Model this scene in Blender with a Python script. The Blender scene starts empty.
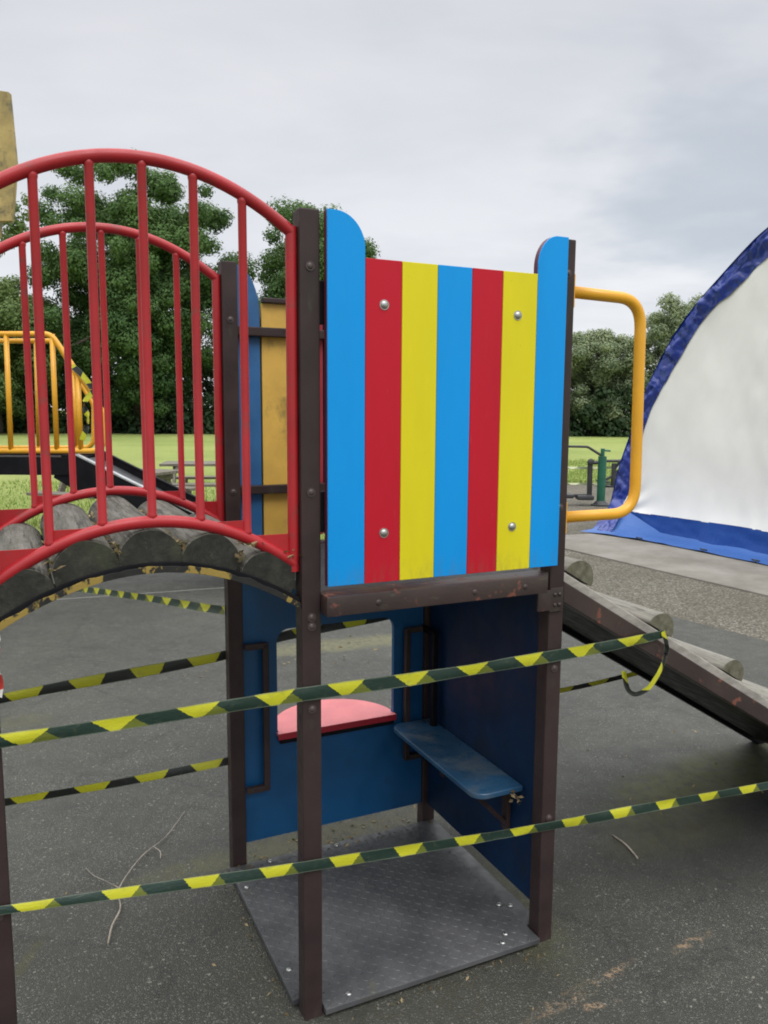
import bpy, bmesh, math, random
import numpy as np
from mathutils import Vector, Matrix, noise as mnoise

random.seed(7)
SC = bpy.context.scene
COL = SC.collection
S = 0.7423                       # post spacing of the play tower (m)
YAW = 0.43916
ORG = Vector((-0.187, 1.9345, 0.0))

# ------------------------------------------------------------------ materials
class NB:
    """small node-tree builder"""
    def __init__(self, name):
        self.m = bpy.data.materials.new(name); self.m.use_nodes = True
        self.t = self.m.node_tree; self.t.nodes.clear()
        self.out = self.t.nodes.new('ShaderNodeOutputMaterial')
        self.b = self.t.nodes.new('ShaderNodeBsdfPrincipled')
        self.t.links.new(self.b.outputs[0], self.out.inputs[0])
    def n(self, typ, **kw):
        nd = self.t.nodes.new(typ)
        for k, v in kw.items(): setattr(nd, k, v)
        return nd
    def set(self, sock, v):
        if hasattr(v, 'is_output') or isinstance(v, bpy.types.NodeSocket): self.t.links.new(v, sock)
        else:
            if sock.type == 'RGBA' and len(v) == 3: v = (*v, 1)
            sock.default_value = v
    def coord(self, kind='Object'):
        return self.n('ShaderNodeTexCoord').outputs[kind]
    def mapping(self, vec, loc=(0,0,0), rot=(0,0,0), sc=(1,1,1), typ='POINT'):
        nd = self.n('ShaderNodeMapping', vector_type=typ)
        self.set(nd.inputs['Vector'], vec); nd.inputs['Location'].default_value = loc
        nd.inputs['Rotation'].default_value = rot; nd.inputs['Scale'].default_value = sc
        return nd.outputs[0]
    def noise(self, vec, scale=5, detail=4, rough=.55, out='Fac', dist=0):
        nd = self.n('ShaderNodeTexNoise'); self.set(nd.inputs['Vector'], vec)
        nd.inputs['Scale'].default_value = scale; nd.inputs['Detail'].default_value = detail
        nd.inputs['Roughness'].default_value = rough; nd.inputs['Distortion'].default_value = dist
        return nd.outputs[out]
    def voro(self, vec, scale=5, out='Distance', feature='F1', rand=1):
        nd = self.n('ShaderNodeTexVoronoi', feature=feature); self.set(nd.inputs['Vector'], vec)
        nd.inputs['Scale'].default_value = scale; nd.inputs['Randomness'].default_value = rand
        return nd.outputs[out]
    def math(self, op, a, b=0.0, c=None, clamp=False):
        nd = self.n('ShaderNodeMath', operation=op, use_clamp=clamp)
        self.set(nd.inputs[0], a); self.set(nd.inputs[1], b)
        if c is not None: self.set(nd.inputs[2], c)
        return nd.outputs[0]
    def rng(self, v, a, b, c=0.0, d=1.0, smooth=True):
        nd = self.n('ShaderNodeMapRange', interpolation_type='SMOOTHSTEP' if smooth else 'LINEAR')
        self.set(nd.inputs['Value'], v)
        for k, x in zip(('From Min','From Max','To Min','To Max'), (a,b,c,d)): nd.inputs[k].default_value = x
        return nd.outputs[0]
    def mix(self, f, a, b, blend='MIX'):
        nd = self.n('ShaderNodeMix', data_type='RGBA', blend_type=blend)
        self.set(nd.inputs[0], f); self.set(nd.inputs[6], a); self.set(nd.inputs[7], b)
        return nd.outputs[2]
    def ramp(self, v, stops):
        nd = self.n('ShaderNodeValToRGB'); self.set(nd.inputs[0], v)
        el = nd.color_ramp.elements
        while len(el) < len(stops): el.new(.5)
        for e, (p, c) in zip(el, stops): e.position = p; e.color = (*c, 1)
        return nd.outputs[0]
    def sep(self, vec):
        nd = self.n('ShaderNodeSeparateXYZ'); self.set(nd.inputs[0], vec); return nd.outputs
    def bump(self, h, strength=.3, dist=.01, prev=None):
        nd = self.n('ShaderNodeBump'); nd.inputs['Strength'].default_value = strength
        nd.inputs['Distance'].default_value = dist; self.set(nd.inputs['Height'], h)
        if prev is not None: self.set(nd.inputs['Normal'], prev)
        return nd.outputs[0]
    def fin(self, col=None, rough=None, normal=None, metal=None, spec=None, **kw):
        b = self.b.inputs
        if col is not None: self.set(b['Base Color'], col)
        if rough is not None: self.set(b['Roughness'], rough)
        if normal is not None: self.set(b['Normal'], normal)
        if metal is not None: self.set(b['Metallic'], metal)
        if spec is not None: self.set(b['Specular IOR Level'], spec)
        for k, v in kw.items(): self.set(b[k], v)
        return self.m

def mul(c, k): return tuple(x*k for x in c)

def paint(name, col, rough=.35, var=.12, scale=9, dirt=0.0, dirtcol=(.06,.055,.04), bump=.04, spec=.5, dscale=7, dlo=.55, dhi=.75):
    b = NB(name); v = b.coord()
    n1 = b.noise(v, scale, 5, .6)
    c = b.mix(b.rng(n1, .3, .7), mul(col, 1-var), mul(col, 1+var))
    if dirt:
        n2 = b.noise(v, dscale, 8, .68, dist=.4)
        c = b.mix(b.math('MULTIPLY', b.rng(n2, dlo, dhi), dirt), c, dirtcol)
    fine = b.noise(v, 120, 3, .6)
    r = b.rng(b.noise(v, 16, 4), .25, .75, rough-.08, rough+.12)
    return b.fin(c, r, b.bump(fine, bump, .004), spec=spec)

MT = {}
# brown powder-coated box section: greener and scuffed in patches
b = NB('brown_steel'); v = b.coord()
c = b.mix(b.rng(b.noise(v, 6, 5), .3, .7), (.027,.0165,.0165), (.044,.027,.026))
alg = b.math('MULTIPLY', b.rng(b.noise(b.mapping(v, sc=(3,3,1.1)), 6, 6, .7), .56, .74), .55)
c = b.mix(alg, c, (.050,.054,.032))
chip = b.rng(b.noise(v, 60, 5, .75), .69, .74)
c = b.mix(b.math('MULTIPLY', chip, .5), c, (.16,.13,.115))
MT['brown'] = b.fin(c, b.rng(b.noise(v, 22, 4), .3, .7, .42, .62), b.bump(b.noise(v, 180, 3), .06, .003), spec=.35)
# same steel with rust breaking through, for beam and brackets
b = NB('rusty_brown_steel'); v = b.coord()
c = b.mix(b.rng(b.noise(v, 6, 5), .3, .7), (.034,.022,.021), (.053,.034,.031))
rm = b.rng(b.noise(v, 15, 7, .7), .585, .64)
c = b.mix(b.math('MULTIPLY', rm, .8), c, b.mix(b.noise(v, 70, 3), (.27,.085,.05), (.13,.045,.03)))
c = b.mix(b.math('MULTIPLY', b.rng(b.noise(b.mapping(v, sc=(2,6,6)), 8, 6, .7), .6, .75), .6), c, (.10,.095,.06))
MT['brownrust'] = b.fin(c, b.rng(rm, 0, 1, .42, .8), b.bump(b.noise(v, 90, 4), .15, .004))
MT['red'] = paint('red_gloss_paint', (.37,.012,.018), .40, .12, 6, .45, (.13,.05,.04), .05, dscale=17, dlo=.57, dhi=.66)
MT['yellowtube'] = paint('yellow_gloss_paint', (.74,.36,.022), .3, .07, 6, .30, (.35,.20,.04), .03, dscale=26, dlo=.62, dhi=.74)
MT['pblue'] = paint('blue_plastic_board', (.002,.265,.74), .45, .03, 4, 0, bump=.05, spec=.22)
MT['pred'] = paint('red_plastic_board', (.49,.008,.024), .45, .05, 4, 0, bump=.05, spec=.22)
MT['pyel'] = paint('yellow_plastic_board', (.70,.62,.012), .45, .04, 4, 0, bump=.05, spec=.22)
def scuffed(name, col):
    b = NB(name); v = b.coord()
    c = b.mix(b.rng(b.noise(b.mapping(v, sc=(1,1,.25)), 5, 5, .6), .3, .7), mul(col, .95), mul(col, 1.04))
    scr = b.rng(b.noise(b.mapping(v, rot=(0,.5,0), sc=(30,1,1.5)), 9, 5, .75), .66, .72)
    c = b.mix(b.math('MULTIPLY', scr, .09), c, (.75,.78,.80))
    z = b.sep(v)[2]
    g = b.math('MULTIPLY', b.rng(z, 1.168, 1.24, 1, 0), b.rng(b.noise(b.mapping(v, sc=(3,1,1)), 16, 6, .7), .42, .62))
    c = b.mix(b.math('MULTIPLY', g, .20), c, (.12,.11,.075))
    spk = b.rng(b.noise(v, 55, 5, .8), .66, .71)
    c = b.mix(b.math('MULTIPLY', spk, .30), c, mul(col, .45))
    return b.fin(c, b.rng(b.noise(v, 12, 4), .3, .7, .36, .55), b.bump(b.noise(b.mapping(v, sc=(1,1,.12)), 140, 3), .05, .003), spec=.25)
MT['pblue'] = scuffed('blue_board', (.002,.285,.74)); MT['pred'] = scuffed('red_board', (.49,.008,.024)); MT['pyel'] = scuffed('yellow_board', (.70,.61,.014))
MT['maroon'] = paint('maroon_board_edge', (.09,.012,.028), .45, .1)
MT['oldblue'] = paint('faded_blue_board', (.026,.115,.28), .45, .18, 5, .6, (.05,.06,.06), dscale=9, dlo=.52, dhi=.78)
MT['oldyel'] = paint('weathered_yellow_board', (.62,.38,.075), .5, .12, 5, .75, (.13,.10,.04), dscale=6.5, dlo=.53, dhi=.72)
MT['oldred'] = paint('faded_red_board', (.30,.02,.03), .5, .15, 5, .5)
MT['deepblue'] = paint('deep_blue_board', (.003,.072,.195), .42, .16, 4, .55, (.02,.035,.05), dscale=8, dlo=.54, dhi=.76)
MT['shadedboard'] = paint('grimy_shaded_blue_board', (.0025,.020,.062), .5, .25, 4, .5, (.012,.014,.018), dscale=7, dlo=.5, dhi=.72, spec=.25)  # blue board with grime, colour darkened for the shade under the deck
MT['roof'] = paint('stained_yellow_roof_board', (.40,.30,.11), .6, .25, 4, .85, (.075,.070,.045), dscale=4.2, dlo=.44, dhi=.62)
MT['bench'] = paint('scuffed_blue_bench', (.022,.075,.15), .32, .25, 7, .75, (.10,.125,.145), dscale=8, dlo=.42, dhi=.68)
MT['shelf'] = paint('pink_red_shelf', (.88,.26,.27), .4, .07, 12, .35, (.30,.07,.06), dscale=24, dlo=.62, dhi=.72)
MT['shelfedge'] = paint('crimson_edge', (.33,.012,.025), .45, .1)
MT['black'] = paint('black_rubber_board', (.008,.008,.010), .45, .3, 8, .3, (.025,.027,.03), dscale=18, dlo=.6, dhi=.75, spec=.12)
MT['dark'] = paint('dark_deck', (.03,.032,.035), .6, .2, 8)
MT['steel'] = paint('zinc_bolt', (.42,.42,.41), .36, .05); MT['steel'].node_tree.nodes['Principled BSDF'].inputs['Metallic'].default_value = 1
MT['boltbrown'] = paint('brown_bolt_cap', (.06,.042,.04), .4, .2)
MT['silver'] = paint('stainless_edge', (.62,.63,.64), .3, .05); MT['silver'].node_tree.nodes['Principled BSDF'].inputs['Metallic'].default_value = .9
MT['chute'] = paint('dull_dark_chute', (.045,.047,.05), .5, .2, 6, .4)
MT['green'] = paint('green_gym_paint', (.010,.10,.06), .4, .15)
MT['greydark'] = paint('dark_grey_gym_paint', (.035,.037,.04), .5, .2)
MT['rope'] = paint('chip_of_bark', (.32,.25,.15), .8, .4, 40)

# tread plate
b = NB('tread_plate'); v = b.coord()
n1 = b.noise(v, 3.2, 6, .62)
c = b.mix(b.rng(n1, .33, .68), (.045,.047,.050), (.105,.106,.108))
edge = b.rng(b.noise(v, 9, 6, .7), .6, .75)
c = b.mix(b.math('MULTIPLY', edge, .5), c, (.11,.105,.075))
MT['plate'] = b.fin(c, b.rng(b.noise(v, 30, 4), .3, .7, .38, .62), b.bump(b.noise(v, 260, 3), .2, .002), metal=.1)

# grey weathered log
b = NB('weathered_log'); v = b.coord()
gr = b.noise(b.mapping(v, sc=(1.4,.12,1.4)), 42, 6, .7)
c = b.ramp(gr, [(.28,(.045,.042,.034)), (.48,(.115,.108,.09)), (.75,(.20,.19,.165))])
c = b.mix(b.math('MULTIPLY', b.rng(b.noise(v, 11, 6, .7), .50, .68), .6), c, (.055,.065,.032))
fs = b.noise(b.mapping(v, sc=(1,.06,1)), 75, 5, .8)
c = b.mix(b.math('MULTIPLY', b.rng(fs, .52, .60), .75), c, (.022,.020,.016))
c = b.mix(b.math('MULTIPLY', b.rng(b.noise(v, 45, 6, .8), .60, .68), .6), c, (.30,.29,.26))
MT['log'] = b.fin(c, .9, b.bump(fs, -.9, .008, b.bump(gr, .6, .006)))
b = NB('pale_ramp_log'); v = b.coord()
gr = b.noise(b.mapping(v, sc=(1.4,.12,1.4)), 42, 6, .7)
c = b.ramp(gr, [(.25,(.12,.11,.092)), (.5,(.22,.21,.18)), (.8,(.32,.30,.265))])
c = b.mix(b.math('MULTIPLY', b.rng(b.noise(v, 11, 6, .7), .55, .72), .5), c, (.12,.12,.07))
fs = b.noise(b.mapping(v, sc=(1,.06,1)), 75, 5, .8)
c = b.mix(b.math('MULTIPLY', b.rng(fs, .54, .62), .7), c, (.05,.045,.036))
MT['ramplog'] = b.fin(c, .9, b.bump(fs, -.8, .007, b.bump(gr, .5, .006)))
b = NB('log_end_grain'); v = b.coord()
gr = b.noise(v, 34, 7, .7)
c = b.ramp(gr, [(.25,(.010,.010,.008)), (.52,(.026,.026,.021)), (.8,(.058,.057,.043))])
c = b.mix(b.math('MULTIPLY', b.rng(b.noise(v, 8, 4), .52, .7), .5), c, (.06,.07,.035))
sp = b.noise(b.mapping(v, rot=(0,.7,0), sc=(1,1,.15)), 38, 6, .8)
c = b.mix(b.math('MULTIPLY', b.rng(sp, .56, .64), .6), c, (.010,.009,.008))
c = b.mix(b.math('MULTIPLY', b.rng(b.noise(v, 19, 7, .75), .58, .70), .5), c, (.15,.14,.115))
MT['logend'] = b.fin(c, .92, b.bump(gr, .6, .008))
b = NB('ramp_log_end'); v = b.coord()
gr = b.noise(v, 40, 6, .7)
c = b.ramp(gr, [(.25,(.05,.047,.03)), (.5,(.12,.115,.075)), (.8,(.22,.21,.16))])
MT['rampend'] = b.fin(c, .9, b.bump(gr, .4, .004))
# bridge beam: dark timber with flaking yellow paint
b = NB('flaking_yellow_beam'); v = b.coord()
m = b.rng(b.noise(b.mapping(v, loc=(.31,0,.1), sc=(1,1,.6)), 15, 4, .7), .50, .55)
c = b.mix(b.math('MULTIPLY', m, .8), b.mix(b.noise(v, 30, 5), (.006,.006,.006), (.020,.019,.017)), (.36,.25,.05))
MT['beamyel'] = b.fin(c, .75, b.bump(b.noise(v, 60, 5), .4, .004))
# pale ramp board
b = NB('pale_ramp_board'); v = b.coord()
c = b.mix(b.rng(b.noise(b.mapping(v, sc=(.4,1,1)), 24, 6, .7), .3, .7), (.22,.205,.18), (.40,.375,.335))
MT['ramp'] = b.fin(c, .8, b.bump(b.noise(v, 80, 5), .3, .003))
# timber of the picnic tables
b = NB('silvered_timber'); v = b.coord()
c = b.mix(b.rng(b.noise(b.mapping(v, sc=(.3,3,3)), 14, 5, .7), .3, .7), (.095,.085,.066), (.215,.195,.155))
MT['timber'] = b.fin(c, .85, b.bump(b.noise(v, 50, 5), .3, .004))

# hazard tape: yellow trapezoids, olive overlap, glossy black-green film
def tape_mat(name, yel=(.50,.49,.022), dark=(.014,.034,.025), olive=(.13,.15,.022), period=.186, phase=0.0, w0=.165, w1=.115, jit=.06):
    b = NB(name); uv = b.sep(b.coord('UV'))
    x = b.math('ADD', b.math('DIVIDE', uv[0], period), phase)
    wob = b.noise(b.coord('UV'), 9, 2)
    f = b.math('FRACT', b.math('ADD', x, b.math('MULTIPLY', b.math('SUBTRACT', wob, .5), jit)))
    vv = b.math('SUBTRACT', b.math('MULTIPLY', uv[1], 2), 1)
    half = b.math('ADD', b.math('MULTIPLY', vv, w1), w0)
    d = b.math('ABSOLUTE', b.math('SUBTRACT', f, .42))
    isy = b.math('LESS_THAN', d, half)
    d2 = b.math('SUBTRACT', f, .42)
    iso = b.math('MULTIPLY', b.math('GREATER_THAN', d2, 0), b.math('LESS_THAN', d2, b.math('SUBTRACT', .45, half)))
    c = b.mix(iso, dark, olive); c = b.mix(isy, c, yel)
    rim = b.math('GREATER_THAN', b.math('ABSOLUTE', vv), .86)
    c = b.mix(b.math('MULTIPLY', rim, .55), c, (.16,.19,.14))
    c = b.mix(b.math('MULTIPLY', b.rng(b.noise(b.coord(), 50, 4), .55, .75), .25), c, (.12,.12,.08))
    cr = b.noise(b.mapping(b.coord('UV'), sc=(30,2,1)), 2.2, 4, .6)
    return b.fin(c, .38, b.bump(cr, .3, .004), spec=.45)
MT['tape'] = tape_mat('hazard_tape_film', phase=.56)
MT['tape2'] = tape_mat('hazard_tape_film_lower', phase=.52, w0=.18, w1=.06)
MT['tapeb'] = tape_mat('hazard_tape_film_back', phase=.55, w0=.25, w1=.06, dark=(.016,.018,.016), olive=(.02,.022,.012))
MT['tapewhite'] = tape_mat('red_white_tape_film', yel=(.75,.72,.68), dark=(.55,.05,.04), olive=(.7,.25,.2), period=.06)

# tent fabrics
def fabric(name, col, tr=.0, rough=.5, wr=.35):
    b = NB(name); v = b.coord()
    n1 = b.noise(v, 1.3, 4, .55)
    c = b.mix(b.rng(n1, .3, .7), mul(col, .94), mul(col, 1.05))
    h = b.math('ADD', b.noise(b.mapping(v, rot=(0,.5,0), sc=(1,1,.35)), 5, 5, .6), b.math('MULTIPLY', b.noise(v, 22, 3), .12))
    return b.fin(c, rough, b.bump(h, wr, .06), spec=.35)
MT['white'] = fabric('white_tent_fabric', (.88,.87,.835), wr=.06)
MT['tblue'] = fabric('blue_tent_sheet', (.012,.068,.30), rough=.33, wr=.3)
MT['tblueskylit'] = fabric('skylit_blue_flap', (.06,.15,.43), rough=.38, wr=.25)  # skirt blue lightened in colour, since the flap faces the sky
b = NB('navy_tent_trim'); v = b.coord()
h = b.noise(v, 3.2, 2, .45, dist=.8)
MT['tnavy'] = b.fin(b.mix(b.rng(b.noise(v, 3, 4), .3, .7), (.014,.034,.235), (.022,.05,.31)), .22, b.bump(h, .9, .16), spec=.6)

# bark and leaves
b = NB('bark'); v = b.coord()
gr = b.noise(b.mapping(v, sc=(1,1,.2)), 6, 6, .7)
MT['bark'] = b.fin(b.mix(gr, (.04,.033,.026), (.13,.11,.085)), .9, b.bump(gr, .8, .05))
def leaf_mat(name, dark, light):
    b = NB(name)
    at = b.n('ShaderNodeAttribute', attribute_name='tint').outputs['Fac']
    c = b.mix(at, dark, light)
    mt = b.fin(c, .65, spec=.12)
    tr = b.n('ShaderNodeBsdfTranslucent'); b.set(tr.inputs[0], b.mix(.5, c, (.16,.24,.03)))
    mx = b.n('ShaderNodeMixShader'); mx.inputs[0].default_value = .25
    b.t.links.new(b.b.outputs[0], mx.inputs[1]); b.t.links.new(tr.outputs[0], mx.inputs[2])
    b.t.links.new(mx.outputs[0], b.out.inputs[0])
    return mt
MT['oak'] = leaf_mat('oak_leaves', (.036,.082,.032), (.135,.225,.075))
MT['ash'] = leaf_mat('pale_leaves', (.080,.130,.048), (.21,.28,.10))
MT['hazeleaf'] = leaf_mat('haze_paled_leaves', (.13,.17,.105), (.33,.38,.22))  # leaf green greyed and lightened to stand for distance haze
MT['hedge'] = leaf_mat('hedge_leaves', (.022,.046,.024), (.055,.088,.042))
MT['litter'] = leaf_mat('dead_leaves', (.10,.07,.035), (.36,.28,.16))

# ------------------------------------------------------------------ mesh helpers
def link_mesh(name, bm, mat, parent=None, smooth=False, label=None, autosmooth=None):
    me = bpy.data.meshes.new(name)
    bmesh.ops.recalc_face_normals(bm, faces=bm.faces)
    if smooth:
        for f in bm.faces: f.smooth = True
    if autosmooth:
        for f in bm.faces: f.smooth = True
        for e in bm.edges:
            if len(e.link_faces) == 2 and e.calc_face_angle(0) > autosmooth: e.smooth = False
    bm.to_mesh(me); bm.free()
    o = bpy.data.objects.new(name, me); COL.objects.link(o)
    for m in (mat if isinstance(mat, (list, tuple)) else [mat]): me.materials.append(m)
    if parent is not None: o.parent = parent
    if label: o['label'] = label
    return o
def tag(o, label, cat, group=None, kind=None):
    o['label'] = label; o['category'] = cat
    if group: o['group'] = group
    if kind: o['kind'] = kind
    return o
def empty(name, loc=(0,0,0), rz=0):
    o = bpy.data.objects.new(name, None); COL.objects.link(o)
    o.location = loc; o.rotation_euler = (0,0,rz); o.empty_display_size = .1
    return o
def copy_obj(o, parent=None, loc=None, rot=None):
    c = o.copy(); COL.objects.link(c)
    if parent is not None: c.parent = parent
    if loc is not None: c.location = loc
    if rot is not None: c.rotation_euler = rot
    return c
def copy_tree(o, parent=None):
    c = copy_obj(o, parent)
    for ch in list(o.children): copy_tree(ch, c)
    return c

def box(bm, x0, x1, y0, y1, z0, z1, bev=.004, mi=0, seg=2):
    t = bmesh.new()
    bmesh.ops.create_cube(t, size=1)
    for vv in t.verts:
        vv.co = Vector(((x0+x1)/2 + vv.co.x*(x1-x0), (y0+y1)/2 + vv.co.y*(y1-y0), (z0+z1)/2 + vv.co.z*(z1-z0)))
    if bev: bmesh.ops.bevel(t, geom=t.edges[:], offset=bev, segments=seg, affect='EDGES', profile=.6)
    merge(bm, t, mi)
def merge(bm, t, mi=0, mat=None):
    if mat is not None: bmesh.ops.transform(t, matrix=mat, verts=t.verts)
    vm = {vv: bm.verts.new(vv.co) for vv in t.verts}
    for f in t.faces:
        try: nf = bm.faces.new([vm[x] for x in f.verts]); nf.material_index = mi if mi else f.material_index; nf.smooth = f.smooth
        except ValueError: pass
    t.free()
def bar(bm, p, q, w, h, bev=.003, up=(0,0,1), mi=0):
    """square bar between two points"""
    p, q = Vector(p), Vector(q); d = q-p; L = d.length; z = d.normalized(); u = Vector(up)
    if abs(z.dot(u)) > .98: u = Vector((1,0,0))
    x = u.cross(z).normalized(); y = z.cross(x)
    t = bmesh.new(); box(t, -w/2, w/2, -h/2, h/2, 0, L, bev)
    M = Matrix((( x.x,y.x,z.x,p.x),(x.y,y.y,z.y,p.y),(x.z,y.z,z.z,p.z),(0,0,0,1)))
    merge(bm, t, mi, M)
def prism(bm, pts, axis, a0, a1, bev=.003, mi=0, seg=2):
    """extrude a 2-D outline along an axis. axis 'y': pts=(x,z); 'x': pts=(y,z); 'z': pts=(x,y)"""
    def P(p, a): return {'y': (p[0], a, p[1]), 'x': (a, p[0], p[1]), 'z': (p[0], p[1], a)}[axis]
    t = bmesh.new()
    A = [t.verts.new(P(p, a0)) for p in pts]; B = [t.verts.new(P(p, a1)) for p in pts]
    t.faces.new(A); t.faces.new(B[::-1]); n = len(pts)
    for i in range(n): t.faces.new((A[i], B[i], B[(i+1)%n], A[(i+1)%n]))
    bmesh.ops.recalc_face_normals(t, faces=t.faces)
    if bev:
        es = [e for e in t.edges if len(e.link_faces) == 2 and e.calc_face_angle(0) > .5]
        bmesh.ops.bevel(t, geom=es, offset=bev, segments=seg, affect='EDGES', profile=.6)
    merge(bm, t, mi)
def fillet(pts, r, n=8):
    """round the inner corners of a polyline"""
    pts = [Vector(p) for p in pts]; out = [pts[0]]
    for a, c, d in zip(pts, pts[1:], pts[2:]):
        u = (a-c).normalized(); w = (d-c).normalized(); ang = u.angle(w)
        rr = r if not isinstance(r, (list, tuple)) else r
        cut = min(rr/math.tan(ang/2), (a-c).length*.49, (d-c).length*.49)
        p, q = c+u*cut, c+w*cut
        for i in range(n+1):
            s = i/n; out.append((p*(1-s)+c*s)*(1-s) + (c*(1-s)+q*s)*s)
    out.append(pts[-1]); return out
def tube(bm, pts, r, seg=14, mi=0, caps=True, radii=None):
    pts = [Vector(p) for p in pts]
    q = [pts[0]]
    keep = [0]
    for i, p in enumerate(pts[1:], 1):
        if (p-q[-1]).length > 1e-5: q.append(p); keep.append(i)
    if radii is not None: radii = [radii[i] for i in keep]
    pts = q; rings = []
    t0 = (pts[1]-pts[0]).normalized()
    up = Vector((0,0,1)) if abs(t0.z) < .9 else Vector((1,0,0))
    x = up.cross(t0).normalized()
    for i, p in enumerate(pts):
        d = (pts[min(i+1, len(pts)-1)] - pts[max(i-1, 0)]).normalized()
        x = (x - d*x.dot(d)).normalized(); y = d.cross(x)
        rr = radii[i] if radii is not None else r
        rings.append([bm.verts.new(p + (x*math.cos(2*math.pi*k/seg)+y*math.sin(2*math.pi*k/seg))*rr) for k in range(seg)])
    for a, c in zip(rings, rings[1:]):
        for k in range(seg):
            f = bm.faces.new((a[k], a[(k+1)%seg], c[(k+1)%seg], c[k])); f.smooth = True; f.material_index = mi
    if caps:
        for rg in (rings[0][::-1], rings[-1]):
            f = bm.faces.new(rg); f.material_index = mi
def dome(bm, c, nrm, r, h=.5, mi=0):
    t = bmesh.new(); bmesh.ops.create_uvsphere(t, u_segments=14, v_segments=8, radius=r)
    for vv in t.verts: vv.co.z *= h
    for f in t.faces: f.smooth = True
    q = Vector((0,0,1)).rotation_difference(Vector(nrm)).to_matrix().to_4x4(); q.translation = Vector(c)
    merge(bm, t, mi, q)
def catmull(pts, n=12):
    pts = [Vector(p) for p in pts]; P = [pts[0]*2-pts[1]] + pts + [pts[-1]*2-pts[-2]]; out = []
    for i in range(1, len(P)-2):
        a, b_, c, d = P[i-1], P[i], P[i+1], P[i+2]
        for k in range(n):
            t = k/n
            out.append(.5*((2*b_)+(c-a)*t+(2*a-5*b_+4*c-d)*t*t+(3*b_-a-3*c+d)*t**3))
    out.append(pts[-1]); return out

# ------------------------------------------------------------------ play frame
frame = empty('play_frame', ORG, YAW)
tag(frame, 'brown steel post play tower with striped board, log bridge and log ramp', 'play frame')
B_ = .025
PH = 2.06

# posts
bm = bmesh.new(); box(bm, -B_, B_, -B_, B_, -.05, PH, .004)
post0 = link_mesh('post', bm, MT['brown'], frame)
bm = bmesh.new(); dome(bm, (0,0,0), (0,-1,0), .0085, .55); tube(bm, [(0,.004,0),(0,-.0015,0)], .011, 14)
bolt_mesh = link_mesh('bolt', bm, MT['boltbrown'], post0); bolt_mesh.location = (0,-B_-.001,1.93)
posts = [post0]
for (u, w) in ((S,0), (0,S), (S,S), (-S+.016,0), (-S-.06,S)):
    posts.append(copy_obj(post0, frame, (u, w, 0)))
for i, zs in ((0,(1.40,1.09,1.067,.855)), (1,(1.97,1.33,.86,.40)), (2,(1.88,1.33)), (4,(.9,.5)), (5,(1.88,))):
    for z in zs: copy_obj(bolt_mesh, posts[i], (0,-B_-.001,z))
bm = bmesh.new()
box(bm, S-.07, S-.026, -.033, -.0255, 1.035, 1.095, .003); box(bm, S-.028, S+.018, -.033, -.0255, 1.03, 1.10, .003)
for dx in (.004,-.012):
    for dz in (1.05,1.08): dome(bm, (S+dx,-.034,dz), (0,-1,0), .006, .6)
link_mesh('corner_bracket', bm, MT['brownrust'], frame, autosmooth=.6, label='rusty bolted corner bracket')

# deck and its frame
bm = bmesh.new(); box(bm, .0265, S-.0265, .02, S-.028, 1.112, 1.14, .003)
link_mesh('deck', bm, MT['dark'], frame)
bm = bmesh.new(); box(bm, .022, .676, -.072, -.0265, 1.098, 1.149, .005)
box(bm, .03, S-.03, -.0255, .018, 1.10, 1.145, .004)
for x in (.16,.44,.60): dome(bm, (x,-.0715,1.122), (0,-1,0), .008, .4)
link_mesh('deck_beam', bm, MT['brownrust'], frame, autosmooth=.6, label='front deck beam with rust spots')
bm = bmesh.new(); box(bm, .03, S-.03, S-.026, S+.02, 1.10, 1.145, .004); link_mesh('deck_beam', bm, MT['brown'], frame)

# striped front board
W0 = -.0265
def board_outline(x0, x1, zb, zt, curve=None):
    if curve is None: return [(x0,zb),(x1,zb),(x1,zt),(x0,zt)]
    cx0, cx1, z_lo = curve       # quarter ellipse between cx0 (high) and cx1 (low)
    arc = [(cx0+(cx1-cx0)*math.sin(a), z_lo+(zt-z_lo)*math.cos(a)) for a in [i*math.pi/2/12 for i in range(13)]]
    if cx1 > cx0: return [(x0,zb),(x1,zb)] + arc[::-1] + [(x0,zt)]
    return [(x0,zb),(x1,zb),(x1,zt)] + arc
edges = [.034,.1315,.229,.328,.427,.520,.628,.7245]
zt_out, zt_in, zb = 2.058, 1.956, 1.168
outs = []
for i in range(7):
    x0, x1 = edges[i], edges[i+1]
    if i == 0: outs.append(board_outline(x0, x1, zb, zt_out, (.055, x1, 1.975)))
    elif i == 6: outs.append(board_outline(x0, x1, zb, zt_out, (.690, x0, 1.975)))
    else: outs.append(board_outline(x0, x1, zb, zt_in))
back = [(edges[0],zb),(edges[7],zb)] + outs[6][2:] + [(edges[6],zt_in),(edges[1],zt_in)] + outs[0][2:]
bm = bmesh.new(); prism(bm, back, 'y', W0-.0165, W0, .001, seg=1)
panel = link_mesh('striped_board', bm, MT['maroon'], frame)
cols = ['pblue','pred','pyel','pblue','pred','pyel','pblue']; names = dict(pblue='blue', pred='red', pyel='yellow')
for i in range(7):
    bm = bmesh.new(); g = .0006
    o2 = [(x + (g if abs(x-edges[i]) < 1e-6 else -g if abs(x-edges[i+1]) < 1e-6 else 0), z) for x, z in outs[i]]
    prism(bm, o2, 'y', W0-.0215, W0-.0168, .0012)
    link_mesh('plank', bm, MT[cols[i]], panel, label=('tall round-shouldered ' if i in (0,6) else '') + names[cols[i]] + ' plank')
bm = bmesh.new(); dome(bm, (0,0,0), (0,-1,0), .0105, .6); tube(bm, [(0,.003,0),(0,-.001,0)], .0125, 16)
sb = None
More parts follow.
